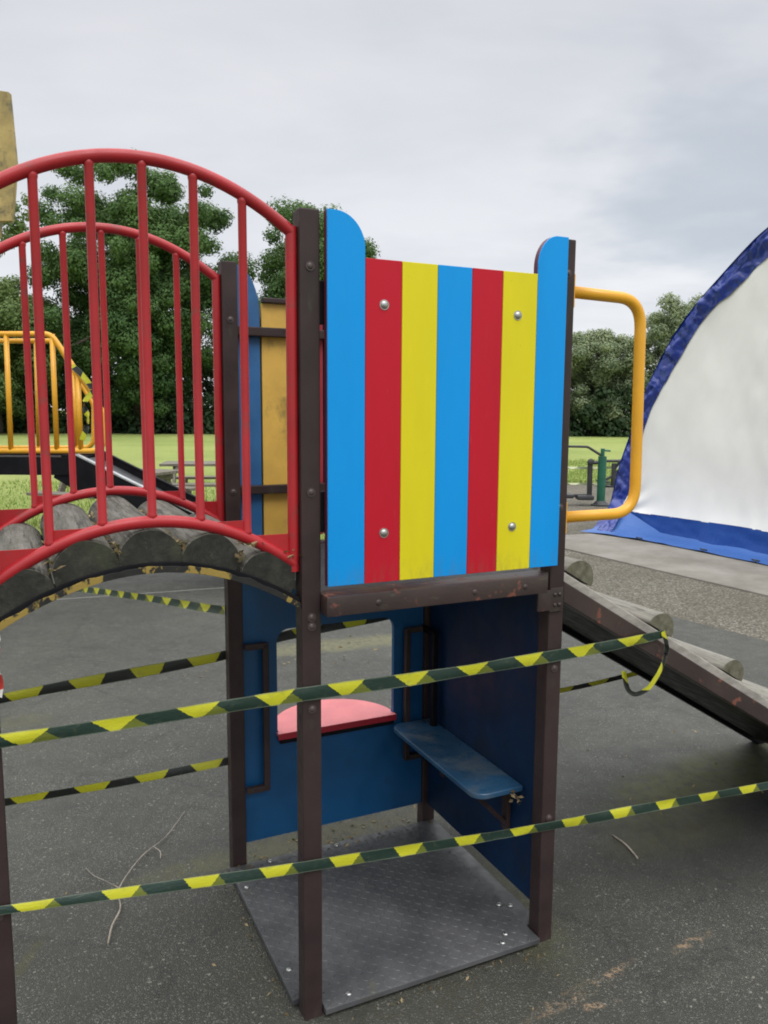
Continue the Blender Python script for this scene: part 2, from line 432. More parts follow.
for (x, z) in ((.181,1.850),(.184,1.293),(.567,1.846),(.567,1.287)):
    if sb is None: sb = link_mesh('bolt', bm, MT['steel'], panel); sb.location = (x, W0-.022, z)
    else: copy_obj(sb, panel, (x, W0-.022, z))
# small fixing plates seen in the slot beside the front-left post
for z0, z1 in ((1.80,1.90),(1.30,1.40)):
    bm = bmesh.new(); box(bm, .0255, .06, -.02, .004, z0, z1, .002); link_mesh('fixing_plate', bm, MT['black'], frame)

# rear upper board
wr = S+.012
ocol = ['oldblue','oldyel','oldred','oldblue','oldyel','oldred','oldblue']
redges = [-.01,.110,.228,.330,.430,.530,.630,.745]
rb = None
bm = bmesh.new(); box(bm, .0265, S-.0265, S-.016, S+.010, 1.833, 1.862, .003)
rb = link_mesh('rear_board', bm, MT['brown'], frame)
bm = bmesh.new(); box(bm, .0265, S-.0265, S-.016, S+.010, 1.318, 1.346, .003); link_mesh('cross_rail', bm, MT['brown'], rb)
bm = bmesh.new(); box(bm, .114, .628, S-.006, S+.022, 1.942, 1.958, .003); link_mesh('top_capping', bm, MT['brown'], rb)
for i in range(7):
    x0, x1 = redges[i]+.003, redges[i+1]-.003
    if i == 0: o2 = board_outline(x0, x1, 1.165, 2.06, (.02, x1, 1.905))
    elif i == 6: o2 = board_outline(x0, x1, 1.165, 2.06, (.715, x0, 1.905))
    else: o2 = board_outline(x0, x1, 1.165, 1.941)
    bm = bmesh.new(); prism(bm, o2, 'y', wr, wr+.018, .0015)
    link_mesh('plank', bm, MT[ocol[i]], rb, label='weathered ' + dict(oldblue='blue',oldyel='yellow',oldred='red')[ocol[i]] + ' plank with dirt stains')

bm = bmesh.new(); box(bm, .02, S-.02, wr+.0195, wr+.026, 1.17, 1.90, .001); link_mesh('gap_darkening_sheet', bm, MT['black'], rb)  # added black sheet so the gaps between planks read dark
# window board under the deck (rear side)
def ring_board(bm, x0, x1, z0, z1, hx0, hx1, hz0, hz1, r, w0, w1):
    inner = []
    for cx, cz, a0 in ((hx1-r,hz1-r,0),(hx0+r,hz1-r,90),(hx0+r,hz0+.012,180),(hx1-r,hz0+.012,270)):
        rr = r if a0 < 180 else .012
        ccx = cx if a0 < 180 else (hx0+.012 if a0 == 180 else hx1-.012)
        for k in range(7):
            a = math.radians(a0+k*15); inner.append((ccx+rr*math.cos(a), cz+rr*math.sin(a)))
    mx, mz = (hx0+hx1)/2, (hz0+hz1)/2
    outer = []
    for (x, z) in inner:
        dx, dz = x-mx, z-mz; s = 1e9
        if dx > 1e-6: s = min(s, (x1-mx)/dx)
        if dx < -1e-6: s = min(s, (x0-mx)/dx)
        if dz > 1e-6: s = min(s, (z1-mz)/dz)
        if dz < -1e-6: s = min(s, (z0-mz)/dz)
        outer.append([mx+dx*s, mz+dz*s])
    for cx, cz in ((x0,z0),(x0,z1),(x1,z0),(x1,z1)):
        k = min(range(len(outer)), key=lambda i: (outer[i][0]-cx)**2+(outer[i][1]-cz)**2); outer[k] = [cx, cz]
    n = len(inner); V = []
    for w in (w0, w1): V.append(([bm.verts.new((x,w,z)) for x, z in inner], [bm.verts.new((x,w,z)) for x, z in outer]))
    for i in range(n):
        j = (i+1)%n
        for s in (0, 1): bm.faces.new((V[s][0][i], V[s][0][j], V[s][1][j], V[s][1][i]))
        for k in (0, 1): bm.faces.new((V[0][k][i], V[0][k][j], V[1][k][j], V[1][k][i]))
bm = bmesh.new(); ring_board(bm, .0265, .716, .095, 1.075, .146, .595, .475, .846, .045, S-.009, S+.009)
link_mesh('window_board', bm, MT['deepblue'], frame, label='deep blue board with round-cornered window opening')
bm = bmesh.new()
arc = [(.3705+.2285*math.cos(a), S+.0+.222*math.sin(a)) for a in [i*math.pi/26 for i in range(27)]]
prism(bm, [(.1425,S-.028)]+arc[::-1]+[(.5985,S-.028)], 'z', .4665, .4785, .002)
sh = link_mesh('counter_shelf', bm, MT['shelf'], frame, label='half-round pinkish red shelf in the window')
bm = bmesh.new(); box(bm, .1427, .5983, S-.0295, S-.0263, .4555, .4775, .001)
link_mesh('shelf_edge', bm, MT['shelfedge'], sh)
bm = bmesh.new(); box(bm, .15, .59, S-.027, S-.0095, .440, .462, .002); box(bm, .16, .58, S+.0095, S+.12, .44, .4655, .002)
link_mesh('shelf_bracket', bm, MT['black'], sh)
# side board, bench, grab rails
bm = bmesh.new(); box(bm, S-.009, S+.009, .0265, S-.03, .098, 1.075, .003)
link_mesh('side_board', bm, MT['shadedboard'], frame, label='grimy blue side board behind the bench, under-deck shade painted dark')
def grab(bm, pts):
    p = fillet(pts, .012, 3)
    for a, c in zip(p, p[1:]): bar(bm, a, c, .02, .02, .002)
bm = bmesh.new(); tubepts = fillet([(.02,S-.034,.805),(.097,S-.034,.805),(.097,S-.034,.298),(.02,S-.034,.298)], .012, 4)
def sqtube(bm, pts, h=.011): tube(bm, pts, h*1.25, 4)
bm.free(); bm = bmesh.new()
for (a, c) in (((.0255,S-.036,.805),(.106,S-.036,.805)), ((.097,S-.036,.81),(.097,S-.036,.293)), ((.0255,S-.036,.298),(.106,S-.036,.298))): bar(bm, a, c, .02, .02, .003)
link_mesh('grab_rail', bm, MT['brown'], frame)
bm = bmesh.new()
for (a, c) in (((S-.0255,S-.036,.795),(.628,S-.036,.795)), ((.637,S-.036,.80),(.637,S-.036,.30)), ((S-.0255,S-.036,.305),(.628,S-.036,.305))): bar(bm, a, c, .02, .02, .003)
link_mesh('grab_rail', bm, MT['brown'], frame)
for wv, we in ((.625,S-.0255),):
    bm = bmesh.new()
    for (a, c) in (((S-.036,we,.795),(S-.036,wv,.795)), ((S-.036,wv,.80),(S-.036,wv,.30)), ((S-.036,we,.305),(S-.036,wv,.305))): bar(bm, a, c, .02, .02, .003)
    link_mesh('grab_rail', bm, MT['black'], frame)  # coloured black to stand for under-deck shade; the other rails are brown
bm = bmesh.new()
def rrect(x0, x1, y0, y1, r):
    o = []
    for cx, cy, a0 in ((x1-.006,y1-.006,0),(x0+r,y1-r,90),(x0+r,y0+r,180),(x1-.006,y0+.006,270)):
        rr = .006 if a0 in (0,270) else r
        for k in range(7): a = math.radians(a0+15*k); o.append((cx+rr*math.cos(a), cy+rr*math.sin(a)))
    return o
prism(bm, rrect(.562, S-.0095, .092, .695, .045), 'z', .432, .450, .005, seg=3)
bn = link_mesh('bench', bm, MT['bench'], frame, autosmooth=.6, label='scuffed blue bench plank')
for wv in (.17,.58):
    bm = bmesh.new(); bar(bm, (.59,wv,.424), (S-.0095,wv,.424), .03, .014, .002); bar(bm, (.60,wv,.418), (S-.02,wv,.29), .022, .014, .002)
    bar(bm, (S-.018,wv,.42), (S-.018,wv,.27), .03, .014, .002)
    link_mesh('bench_bracket', bm, MT['brown'], bn)
# tread plate
bm = bmesh.new(); k = .0285
po = [(k,-.04),(S-k,-.04),(S-k,k),(S+.02,k),(S+.02,S-k),(S-k,S-k),(S-k,S-.03),(k,S-.03),(k,S-k-.004),(-.04,S-k-.004),(-.04,k),(k,k)]
prism(bm, po, 'z', .014, .030, .002)
r_ = random.Random(3)
def lozenge(bm, cx, cy, ang, L=.0115, Wd=.0042, h=.0016, z=.030):
    ca, sa = math.cos(ang), math.sin(ang)
    def P(a, c, zz): return bm.verts.new((cx+a*ca-c*sa, cy+a*sa+c*ca, zz))
    v0, v1, v2, v3 = P(-L,0,z), P(0,-Wd,z), P(L,0,z), P(0,Wd,z); t0, t1 = P(-L*.45,0,z+h), P(L*.45,0,z+h)
    for f in ((v0,v1,t0),(v1,t1,t0),(v1,v2,t1),(v2,v3,t1),(v3,t0,t1),(v3,v0,t0)): bm.faces.new(f)
nx = 31
for i in range(nx):
    for j in range(nx):
        x = -.03+.0245*i; y = -.03+.0245*j
        if x > S+.008 or y > S-.042: continue
        if (x < k+.012 and y < k+.012) or (x > S-k-.012 and y < k+.012) or (x < k+.012 and y > S-k-.02) or (x > S-k-.012 and y > S-k-.012): continue
        lozenge(bm, x, y, math.pi/4 if (i+j)%2 else -math.pi/4)
plate = link_mesh('tread_plate', bm, MT['plate'], frame, label='dark grey diamond-pattern floor plate')
bb = None
for (x, y) in ((-.012,.145),(-.015,.575),(.105,-.012),(.60,-.01),(S-.02,.13),(S-.05,.15),(.35,.69),(.10,.69),(.63,.02)):
    if bb is None:
        bm = bmesh.new(); dome(bm, (0,0,0), (0,0,1), .009, .55); bb = link_mesh('bolt', bm, MT['steel'], plate); bb.location = (x,y,.0315)
    else: copy_obj(bb, plate, (x,y,.0315))

# ---- arched log bridge
UC = -.3712
def rail_z(u, top): return top - 1.0*(u-UC)**2 - .25*(abs(u-UC)**3)
def arcpts(top, w, n=40, u0=-.705, u1=-.0375): return [(u0+(u1-u0)*i/n, w, rail_z(u0+(u1-u0)*i/n, top)) for i in range(n+1)]
for wv in (0.0, S):
    bm = bmesh.new()
    tube(bm, arcpts(2.128, wv), .0142, 16)
    for uu in (-.7045,-.0375): tube(bm, [(uu,wv,1.205),(uu,wv,rail_z(uu,2.128)+.012)], .0135, 16)
    tube(bm, arcpts(1.345, wv), .0142, 16)
    rl = link_mesh('bridge_railing', bm, MT['red'], frame, autosmooth=.7, label='red arched tube railing of the log bridge')
    us = [-.586,-.477,-.3705,-.262,-.1525]
    for uu in us:
        uu -= .008 if wv > .1 else 0
        bm = bmesh.new(); zl, zh = rail_z(uu,1.345), rail_z(uu,2.128)
        tube(bm, [(uu,wv,zl+.004),(uu,wv,zl+.015),(uu,wv,zl+.018),(uu,wv,zl+.021),(uu,wv,zh-.021),(uu,wv,zh-.018),(uu,wv,zh-.015),(uu,wv,zh-.004)], .0098, 14, radii=[.0112,.0112,.0108,.0098,.0098,.0108,.0112,.0112])
        link_mesh('baluster', bm, MT['red'], rl)
    full = [-.7045]+us+[-.0375]
    for a, c in ((0,1),(1,2),(4,5),(5,6)):
        ua, ub = full[a], full[c]
        hi, lo = (ub, ua) if a < 3 else (ua, ub)
        zf = rail_z(hi, 1.345)
        pts = [(lo, zf)] + [(lo+(hi-lo)*i/8, rail_z(lo+(hi-lo)*i/8, 1.345)) for i in range(9)]
        pts = [(lo, zf+.004)] + pts[1:-1] + [(hi, zf+.004)]
        bm = bmesh.new(); prism(bm, pts, 'y', wv-.002, wv+.002, 0); link_mesh('gusset_plate', bm, MT['red'], rl)
def chord_z(u): return 1.262 - .95*(u+.375)**2
lrng = random.Random(11)
for uc in (-.645,-.513,-.378,-.243,-.105):
    r = .0685*lrng.uniform(.97,1.02); slope = math.atan(-1.9*(uc+.375))
    bm = bmesh.new(); n = 24; ny = 14; rings = []
    w0, w1 = -.013+lrng.uniform(-.003,.004), S+.02
    for j in range(ny+1):
        w = w0+(w1-w0)*j/ny; rg = []
        for i in range(n+1):
            a = -.25+(math.pi+.50)*i/n; rr = r*(1+.04*mnoise.noise(Vector((uc*9+math.cos(a)*2, w*3, math.sin(a)*2))))
            x, z = rr*math.cos(a), rr*math.sin(a)*.98
            cs, sn = math.cos(slope), math.sin(slope)
            rg.append(bm.verts.new((uc+x*cs-z*sn, w, chord_z(uc)+x*sn+z*cs)))
        rings.append(rg)
    for a, c in zip(rings, rings[1:]):
        for i in range(n): f = bm.faces.new((a[i], a[i+1], c[i+1], c[i])); f.smooth = True
        bm.faces.new((a[n], a[0], c[0], c[n]))
    for rg in (rings[0], rings[-1]): f = bm.faces.new(rg); f.material_index = 1
    link_mesh('bridge_log', bm, [MT['log'], MT['logend']], frame)
bot = [Vector((-.714+.687*i/44, 0, 1.2325-.98*((-.714+.687*i/44)+.375)**2)) for i in range(45)]
for w0, w1 in ((-.019,.030),(S-.030,S+.022)):
    bm = bmesh.new()
    outl = [(p.x, p.z) for p in bot] + [(u, chord_z(u)-.007) for u in [-.028-.0343*i for i in range(21)]]
    prism(bm, outl, 'y', w0, w1, .002)
    lip = [(p.x, p.z-.0015) for p in bot] + [(p.x, p.z+.014+.006*mnoise.noise(Vector((p.x*30,1,2)))) for p in bot[::-1]]
    prism(bm, lip, 'y', w0-.003, w1+.003, .001, mi=1)
    link_mesh('bridge_beam', bm, [MT['black'], MT['beamyel']], frame, label='curved dark bridge beam with flaking yellow paint')
# far tower of the bridge: deck beams between its two posts
bm = bmesh.new(); box(bm, -S-.02, -S+.02, .03, S-.03, 1.06, 1.13, .004); link_mesh('deck_beam', bm, MT['brown'], frame)

# ---- yellow hand hoops at the top of the ramp
for wv in (0.0, S):
    bm = bmesh.new()
    tube(bm, fillet([(S+.028,wv,1.926),(1.027,wv,1.920),(1.040,wv,1.296),(S+.028,wv,1.296)], .085, 10), .0165, 18)
    hp = link_mesh('hand_hoop', bm, MT['yellowtube'], frame)
    for z in (1.926,1.296):
        bm = bmesh.new(); box(bm, S+.0255, S+.031, wv-.02, wv+.02, z-.045, z+.045, .002)
        dome(bm, (S+.031,wv,z+.033), (1,0,0), .006); dome(bm, (S+.031,wv,z-.033), (1,0,0), .006)
        link_mesh('fixing_plate', bm, MT['yellowtube'], hp)

# ---- log ramp
SL = .588; U0 = .769; U1 = 2.655
def rz(u): return 1.114 - SL*(u-U0)
for w0, w1 in ((-.022,.022),(S-.022,S+.022)):
    bm = bmesh.new(); prism(bm, [(U0,rz(U0)),(U1,rz(U1)),(U1-.1,rz(U1)),(U0,rz(U0)-.062)], 'y', w0, w1, .003)
    rbm = link_mesh('ramp_beam', bm, MT['brownrust'] if w0 < .1 else MT['black'], frame, label='sloping brown ramp beam with reddish scuffs' if w0 < .1 else 'black far ramp beam')  # near beam rusty brown, far beam plain black
bm = bmesh.new()
prism(bm, [(U0-.02,rz(U0)+.043),(U1-.08,rz(U1-.08)+.038),(U1-.08,rz(U1-.08)+.001),(U0-.02,rz(U0)+.001)], 'y', .002, S-.002, .004)
link_mesh('ramp_board', bm, MT['ramp'], frame)
bm = bmesh.new(); prism(bm, [(U0,rz(U0)-.01),(U1-.12,rz(U1-.12)-.01),(U1-.14,rz(U1-.12)-.028),(U0,rz(U0)-.034)], 'y', .024, S-.024, .003)
link_mesh('ramp_underside', bm, MT['black'], frame)
sa = math.atan(SL); cs, sn = math.cos(sa), -math.sin(sa)
for uc in (.845,1.175,1.505,1.84,2.175,2.49):
    r = .056*lrng.uniform(.96,1.04); bm = bmesh.new(); n = 14; ny = 12; rings = []
    for j in range(ny+1):
        w = .006+(S-.012)*j/ny; rg = []
        for i in range(n+1):
            a = math.pi*i/n; rr = r*(1+.045*mnoise.noise(Vector((uc*9+math.cos(a)*2, w*3, math.sin(a)*2))))
            x, z = rr*math.cos(a), rr*math.sin(a)
            rg.append(bm.verts.new((uc+x*cs-z*sn, w, rz(uc)+.040+x*sn+z*cs)))
        rings.append(rg)
    for a, c in zip(rings, rings[1:]):
        for i in range(n): f = bm.faces.new((a[i], a[i+1], c[i+1], c[i])); f.smooth = True
        bm.faces.new((a[n], a[0], c[0], c[n]))
    for rg in (rings[0], rings[-1]): f = bm.faces.new(rg); f.material_index = 1
    link_mesh('ramp_log', bm, [MT['ramplog'], MT['rampend']], frame)

# ------------------------------------------------------------------ hazard tapes
def Lw(p): 
    p = Vector(p); ca, sn_ = math.cos(YAW), math.sin(YAW)
    return Vector((ORG.x+p.x*ca-p.y*sn_, ORG.y+p.x*sn_+p.y*ca, p.z))
def ribbon(name, pts, width, mat, twist=.12, seed=0, bulge=.035, n=14, world=False, tw_fn=None, wscale=1.0, wfn=None):
    rg = random.Random(seed)
    P = catmull([p if world else Lw(p) for p in pts], n)
    bm = bmesh.new(); uvl = bm.loops.layers.uv.new('UVMap'); rows = []; s = 0; ss = []
    for i, p in enumerate(P):
        if i: s += (p-P[i-1]).length
        d = (P[min(i+1,len(P)-1)]-P[max(i-1,0)]).normalized()
        up = Vector((0,0,1)); up = (up-d*up.dot(d))
        if up.length < .25:
            up = Vector((.75,-.66,0)); up = up-d*up.dot(d)
        up.normalize(); side = d.cross(up)
        th = (mnoise.noise(Vector((s*1.7, seed*3.1, 0)))*twist + (tw_fn(i/len(P)) if tw_fn else 0))
        wd = width*(wfn(i/len(P)) if wfn else 1)*(1-.20*max(0,mnoise.noise(Vector((s*3.1, seed*4.4, 9))))+.10*mnoise.noise(Vector((s*2.3, 7.7+seed, 1))))*wscale
        a = up*math.cos(th)+side*math.sin(th); c = d.cross(a)
        p2 = p + Vector((0,0,.004*mnoise.noise(Vector((s*2.1, seed*1.3, 5)))))
        row = []
        for k in range(5):
            t = k/4-.5; fold = .16*mnoise.noise(Vector((s*4.5, seed*2.2, 3)))+.07*mnoise.noise(Vector((s*17, seed, 6)))
            row.append(bm.verts.new(p2 + a*t*wd + c*(bulge+fold)*wd*(t*t*4-.5)*-1 + c*.10*wd*t*mnoise.noise(Vector((s*9, seed*3.3, 12))) + c*.0015*mnoise.noise(p*40+Vector((k,0,0)))))
        rows.append(row); ss.append(s)
    for i in range(len(rows)-1):
        for k in range(4):
            f = bm.faces.new((rows[i][k], rows[i+1][k], rows[i+1][k+1], rows[i][k+1])); f.smooth = True
            for lp, (ii, kk) in zip(f.loops, ((i,k),(i+1,k),(i+1,k+1),(i,k+1))): lp[uvl].uv = (ss[ii], kk/4)
    me = bpy.data.meshes.new(name); bm.to_mesh(me); bm.free(); me.materials.append(mat)
    o = bpy.data.objects.new(name, me); COL.objects.link(o); return o
GT = 'black and yellow hazard tapes'
fw = -.0335
tag(ribbon('hazard_tape', [(-.80,fw+.03,.90),(-.76,fw,.899),(-.5,fw,.897),(-.25,fw,.898),(0,fw,.899),(.35,fw-.004,.897),(S,fw,.902),(.95,fw,.906),(1.135,fw,.915),(1.15,fw+.006,.917)], .036, MT['tape'], .14, 1, wfn=lambda t: 1 if t < .72 else 1-1.2*(t-.72)),
    'upper tape across the front posts, tied to the ramp beam', 'hazard tape', GT)
tag(ribbon('hazard_tape', [(-.80,fw+.03,.53),(-.76,fw,.522),(-.4,fw,.482),(0,fw,.443),(.38,fw-.003,.408),(S,fw,.380),(1.2,fw,.348),(1.67,fw,.316),(2.1,fw,.285),(2.25,fw+.003,.275)], .030, MT['tape2'], .55, 2, wfn=lambda t: min(1, .45+1.9*t) if t < .6 else 1-.35*(t-.6)),
    'lowest long tape across the front posts, sloping down to the right', 'hazard tape', GT)
bw = S+.034
tag(ribbon('hazard_tape', [(-.79,bw-.03,.71),(-.75,bw,.712),(-.4,bw,.738),(0,bw,.769),(.156,bw,.803),(.35,bw,.822),(.556,bw,.836),(S,bw,.848),(S+.03,bw-.02,.849)], .036, MT['tapeb'], .25, 3),
    'tape behind the bridge that passes across the blue window opening', 'hazard tape', GT)
tag(ribbon('hazard_tape', [(-.79,bw-.03,.382),(-.75,bw,.383),(-.4,bw,.379),(0,bw,.386),(.35,bw,.386),(S,bw,.392),(S+.03,bw-.02,.392)], .03, MT['tapeb'], .5, 4),
    'low tape behind the bridge, ending at the lower rear post', 'hazard tape', GT)
tag(ribbon('hazard_tape', [(S-.03,bw-.01,.415),(S,bw,.417),(1.1,bw,.425),(1.5,bw,.433),(1.82,bw-.005,.448)], .022, MT['tapeb'], .5, 5),
    'thin twisted tape seen under the ramp at its far side', 'hazard tape', GT)
tag(ribbon('hazard_tape', [(1.141,fw-.004,.925),(1.159,fw-.006,.875),(1.150,fw-.006,.829),(1.128,fw-.006,.790),(1.100,fw+.002,.748),(1.067,fw+.02,.727),(1.042,fw+.03,.745),(1.033,fw+.04,.80)], .017, MT['tapeb'], 1.2, 6, n=8),
    'loose tape tail hanging in a loop from the ramp beam', 'hazard tape', GT)
tag(ribbon('hazard_tape', [Lw((-.030,bw-.03,.93)), Vector((-1.45,3.85,.705)), Vector((-2.6,5.4,.395)), Vector((-3.6,6.86,.10))], .030, MT['tape'], .2, 8, world=True, n=30),
    'far tape crossing under the bridge to the slide tower', 'hazard tape', GT)
ww = ribbon('barrier_tape_scrap', [(-.705,-.028,1.145),(-.697,-.036,1.11),(-.701,-.034,1.07),(-.694,-.034,1.03),(-.699,-.034,1.0)], .03, MT['tapewhite'], .6, 9, n=8)
tag(ww, 'red and white tape scrap hanging at the bridge end', 'tape scrap')

# ------------------------------------------------------------------ slide tower behind the bridge
def at(x, y, Y):
    """point at depth Y seen along pixel (x, y): used once, to read sizes off the photograph"""
    f = Vector((0,.991773,-.128013)); r = Vector((.999979,.000836,.006479)); u = Vector((-.006533,.12801,.991751))
    d = f + r*((x-384)/795.79) - u*((y-512)/795.79)
    return Vector((0,0,1.6)) + d*(Y/d.y)
slide = empty('slide_tower', (-3.9,7.3,0)); tag(slide, 'slide with yellow tube guard rails standing behind the bridge', 'slide')
def sub(bm):  # world -> slide local
    bmesh.ops.translate(bm, verts=bm.verts, vec=-Vector((-3.9,7.3,0))); return bm
for Yd, sx, name in ((7.0, 1.0, 'guard_rail'), (7.65, 1.0, 'guard_rail')):
    bm = bmesh.new(); near = Yd < 7.2
    q = (lambda x, y: at(x, y, 7.0)) if near else (lambda x, y: at(x, y, 7.65))
    if near: path = [q(-130,334), q(51,334), q(97,401), q(104,415), q(104,451), q(-130,451)]
    else: path = [q(-110,341), q(56,341), q(88,395), q(94,405), q(94,448), q(-110,448)]
    tube(bm, fillet(path, .12, 6), .024, 12)
    gr_ = link_mesh(name, sub(bm), MT['yellowtube'], slide)
    for xa, xb in (((-100,-98),(-45,-42),(6,11),(52,57),(78,81)) if near else ((-80,-78),(-30,-28),(36,39),(73,76))):
        ytop = (334 if near else 341) if xa < 55 else (376 if near else 373)
        bm = bmesh.new(); tube(bm, [q(xa,ytop), q(xb,450 if near else 447)], .022, 10); link_mesh('baluster', sub(bm), MT['yellowtube'], gr_)
p0, p1 = at(-130,457,7.0), at(75,457,7.0)
bm = bmesh.new(); box(bm, p0.x, p1.x-.05, 6.98, 7.02, p1.z-.16, p1.z, .005); box(bm, p0.x, p1.x-.05, 7.63, 7.67, p1.z-.16, p1.z, .005)
box(bm, p0.x, p1.x-.05, 7.021, 7.629, p1.z-.05, p1.z-.02, .003)
link_mesh('platform', sub(bm), MT['black'], slide)
a, c = at(75,455,7.0), at(192,513,7.0)
sl = (c.z-a.z)/(c.x-a.x); xe = a.x+(.30-a.z)/sl
def side(Y0, Y1, nm):
    bm = bmesh.new()
    zt = lambda x: a.z+sl*(x-a.x)
    prism(bm, [(a.x-.12,a.z),(a.x,a.z),(xe,.30),(xe+.35,.25),(xe+.35,.13),(xe,.16),(a.x-.02,a.z-.31),(a.x-.2,a.z-.2)], 'y', Y0, Y1, .004)
    o = link_mesh(nm, sub(bm), MT['black'], chute)
    bm = bmesh.new(); bar(bm, (a.x-.01,(Y0+Y1)/2,a.z+.012), (xe,(Y0+Y1)/2,.312), .05, .022, .006)
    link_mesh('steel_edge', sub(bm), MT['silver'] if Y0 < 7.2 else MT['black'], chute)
bm = bmesh.new(); prism(bm, [(a.x-.1,a.z-.05),(a.x,a.z-.06),(xe,.2),(xe+.35,.17),(xe+.35,.15),(xe,.18),(a.x,a.z-.08),(a.x-.1,a.z-.07)], 'y', 7.045, 7.605, 0)
chute = link_mesh('chute', sub(bm), MT['chute'], slide)
side(7.0, 7.04, 'chute_side'); side(7.61, 7.65, 'chute_side')
for (x, y) in ((-3.62,6.95),(-4.15,7.7),(-5.1,6.95),(-5.1,7.7)):
    bm = bmesh.new(); box(bm, x-.045, x+.045, y-.045, y+.045, -.02, 3.3, .006); link_mesh('leg', sub(bm), MT['brown'], slide)
for (x, y) in ((xe+.15,7.02),(xe+.15,7.63)):
    bm = bmesh.new(); box(bm, x-.03, x+.03, y-.03, y+.03, -.02, .16, .004); link_mesh('foot', sub(bm), MT['brown'], slide)
# folded yellow roof boards
bm = bmesh.new()
pp = [at(10,93,7.0), at(17,165,7.0), at(13,222,7.0)]
xr = pp[1].x
prof = [(-5.2,pp[0].z+.25),(pp[0].x,pp[0].z),(pp[1].x,pp[1].z),(pp[2].x,pp[2].z),(-5.2,pp[2].z-.02)]
prism(bm, prof, 'y', 6.97, 7.03, .006)
prof2 = [(x-.42 if x > -5 else x, z) for x, z in prof]; prism(bm, prof2, 'y', 7.62, 7.68, .006)
bar(bm, (xr-.30,7.0,pp[1].z), (xr-.66,7.65,pp[1].z), .05, .3, .005)
link_mesh('roof_board', sub(bm), MT['roof'], slide, label='weathered yellow roof board')
tp = ribbon('hazard_tape', [at(72,366,6.96), at(80,373,6.95), at(90,385,6.95), at(92,392,6.96), at(84,404,6.96), at(88,420,6.97), at(82,440,6.97)], .05, MT['tapeb'], .8, 12, world=True, n=6)
tag(tp, 'short tape knotted round the sloping yellow slide rail', 'hazard tape', GT)

# ------------------------------------------------------------------ ground
def sheet(name, poly, z, mat, label, cat, kind='structure', thick=0):
    bm = bmesh.new()
    if thick: prism(bm, poly, 'z', z-thick, z, .006)
    else: bm.faces.new([bm.verts.new((x,y,z)) for x, y in poly])
    o = link_mesh(name, bm, mat)
    if o.data.polygons[0].normal.z < 0 and not thick: o.data.flip_normals()
    return tag(o, label, cat, kind=kind)
# grass field
b = NB('mown_grass'); v = b.coord()
n1 = b.noise(v, .12, 4, .5); n2 = b.noise(v, 2.2, 6, .65); n3 = b.noise(b.mapping(v, sc=(1,1,1)), 45, 4, .7)
c = b.ramp(n1, [(.3,(.25,.31,.085)), (.5,(.36,.41,.13)), (.7,(.46,.47,.18))])
c = b.mix(b.rng(n2, .3, .75, 0, .4), c, (.19,.275,.065))
c = b.mix(b.rng(n3, .35, .7, 0, .4), c, (.14,.20,.045))
MT['grass'] = b.fin(c, .9, b.bump(n3, .9, .05), spec=.2)
R_ = 420
sheet('grass_field', [(-R_,-R_),(R_,-R_),(R_,R_),(-R_,R_)], 0, MT['grass'], 'mown green playing field reaching to the trees', 'field')
b = NB('woodland_floor'); v = b.coord()
MT['woodland'] = b.fin(b.mix(b.noise(v, 1.5, 5), (.025,.028,.016), (.06,.055,.03)), .95)
sheet('woodland_floor', [(-120,49.6),(120,49.6),(120,140),(-120,140)], .004, MT['woodland'], 'dark bare ground under the trees beyond the field', 'ground')
# wet-looking safety surfacing with stains of its own
b = NB('safety_surfacing'); v = b.coord()
vor = b.voro(v, 300, 'Color'); vs = b.sep(vor)
grain = b.rng(b.math('ADD', vs[0], b.math('MULTIPLY', b.math('SUBTRACT', b.noise(v, 4.5, 4, .6), .5), .35)), .78, 1.0)
big = b.noise(v, .9, 5, .6); med = b.noise(v, 7, 6, .65)
base = b.mix(b.rng(big, .32, .7), (.033,.034,.0265), (.055,.056,.043))
base = b.mix(b.rng(med, .4, .75, 0, .45), base, (.030,.031,.025))
c = b.mix(b.math('MULTIPLY', grain, .68), base, b.mix(vs[1], (.09,.09,.078), (.27,.262,.225)))
vor2 = b.sep(b.voro(v, 150, 'Color'))
c = b.mix(b.math('MULTIPLY', b.math('GREATER_THAN', vor2[0], .993), .55), c, (.30,.285,.24))
def blot(cx, cy, rx, ry, ang, soft=.5, amp=.55, sc=6):
    q = b.mapping(v, loc=(cx,cy,0), rot=(0,0,ang), sc=(rx,ry,1), typ='TEXTURE')
    ln = b.n('ShaderNodeVectorMath', operation='LENGTH'); b.set(ln.inputs[0], q)
    nn = b.math('MULTIPLY', b.math('SUBTRACT', b.noise(v, sc, 7, .7), .5), amp*2)
    return b.rng(b.math('ADD', ln.outputs['Value'], nn), 1-soft, 1+soft, 1, 0)
ya = YAW
moss_n = b.rng(b.noise(v, 26, 6, .7), .30, .55)
# damp dark patch and moss by the ramp foot, along the seam and round the feet of posts
c = b.mix(b.math('MULTIPLY', blot(1.42,2.95,.62,.42,ya), .75), c, (.020,.021,.017))
for (cx, cy, rx, ry, an, k_, col_) in ((1.45,3.32,.55,.17,ya+.1,1.0,(.085,.090,.018)), (1.12,2.88,.30,.13,ya,.5,(.07,.07,.022)), (-.32,5.26,.85,.13,.37,1.0,(.125,.12,.06)), (.9,5.7,.8,.10,.37,.8,(.12,.115,.06)),
        (-1.03,2.14,.018,.09,0,.5,(.07,.068,.02)), (.40,2.42,.10,.34,ya,.5,(.08,.085,.03)), (-.42,2.72,.45,.06,ya,.65,(.085,.085,.03)), (-.05,2.9,.5,.08,ya,.6,(.09,.085,.045)), (-1.85,3.9,.14,.10,.2,.6,(.07,.07,.03))):
    c = b.mix(b.math('MULTIPLY', b.math('MULTIPLY', blot(cx,cy,rx,ry,an), moss_n), k_), c, col_)
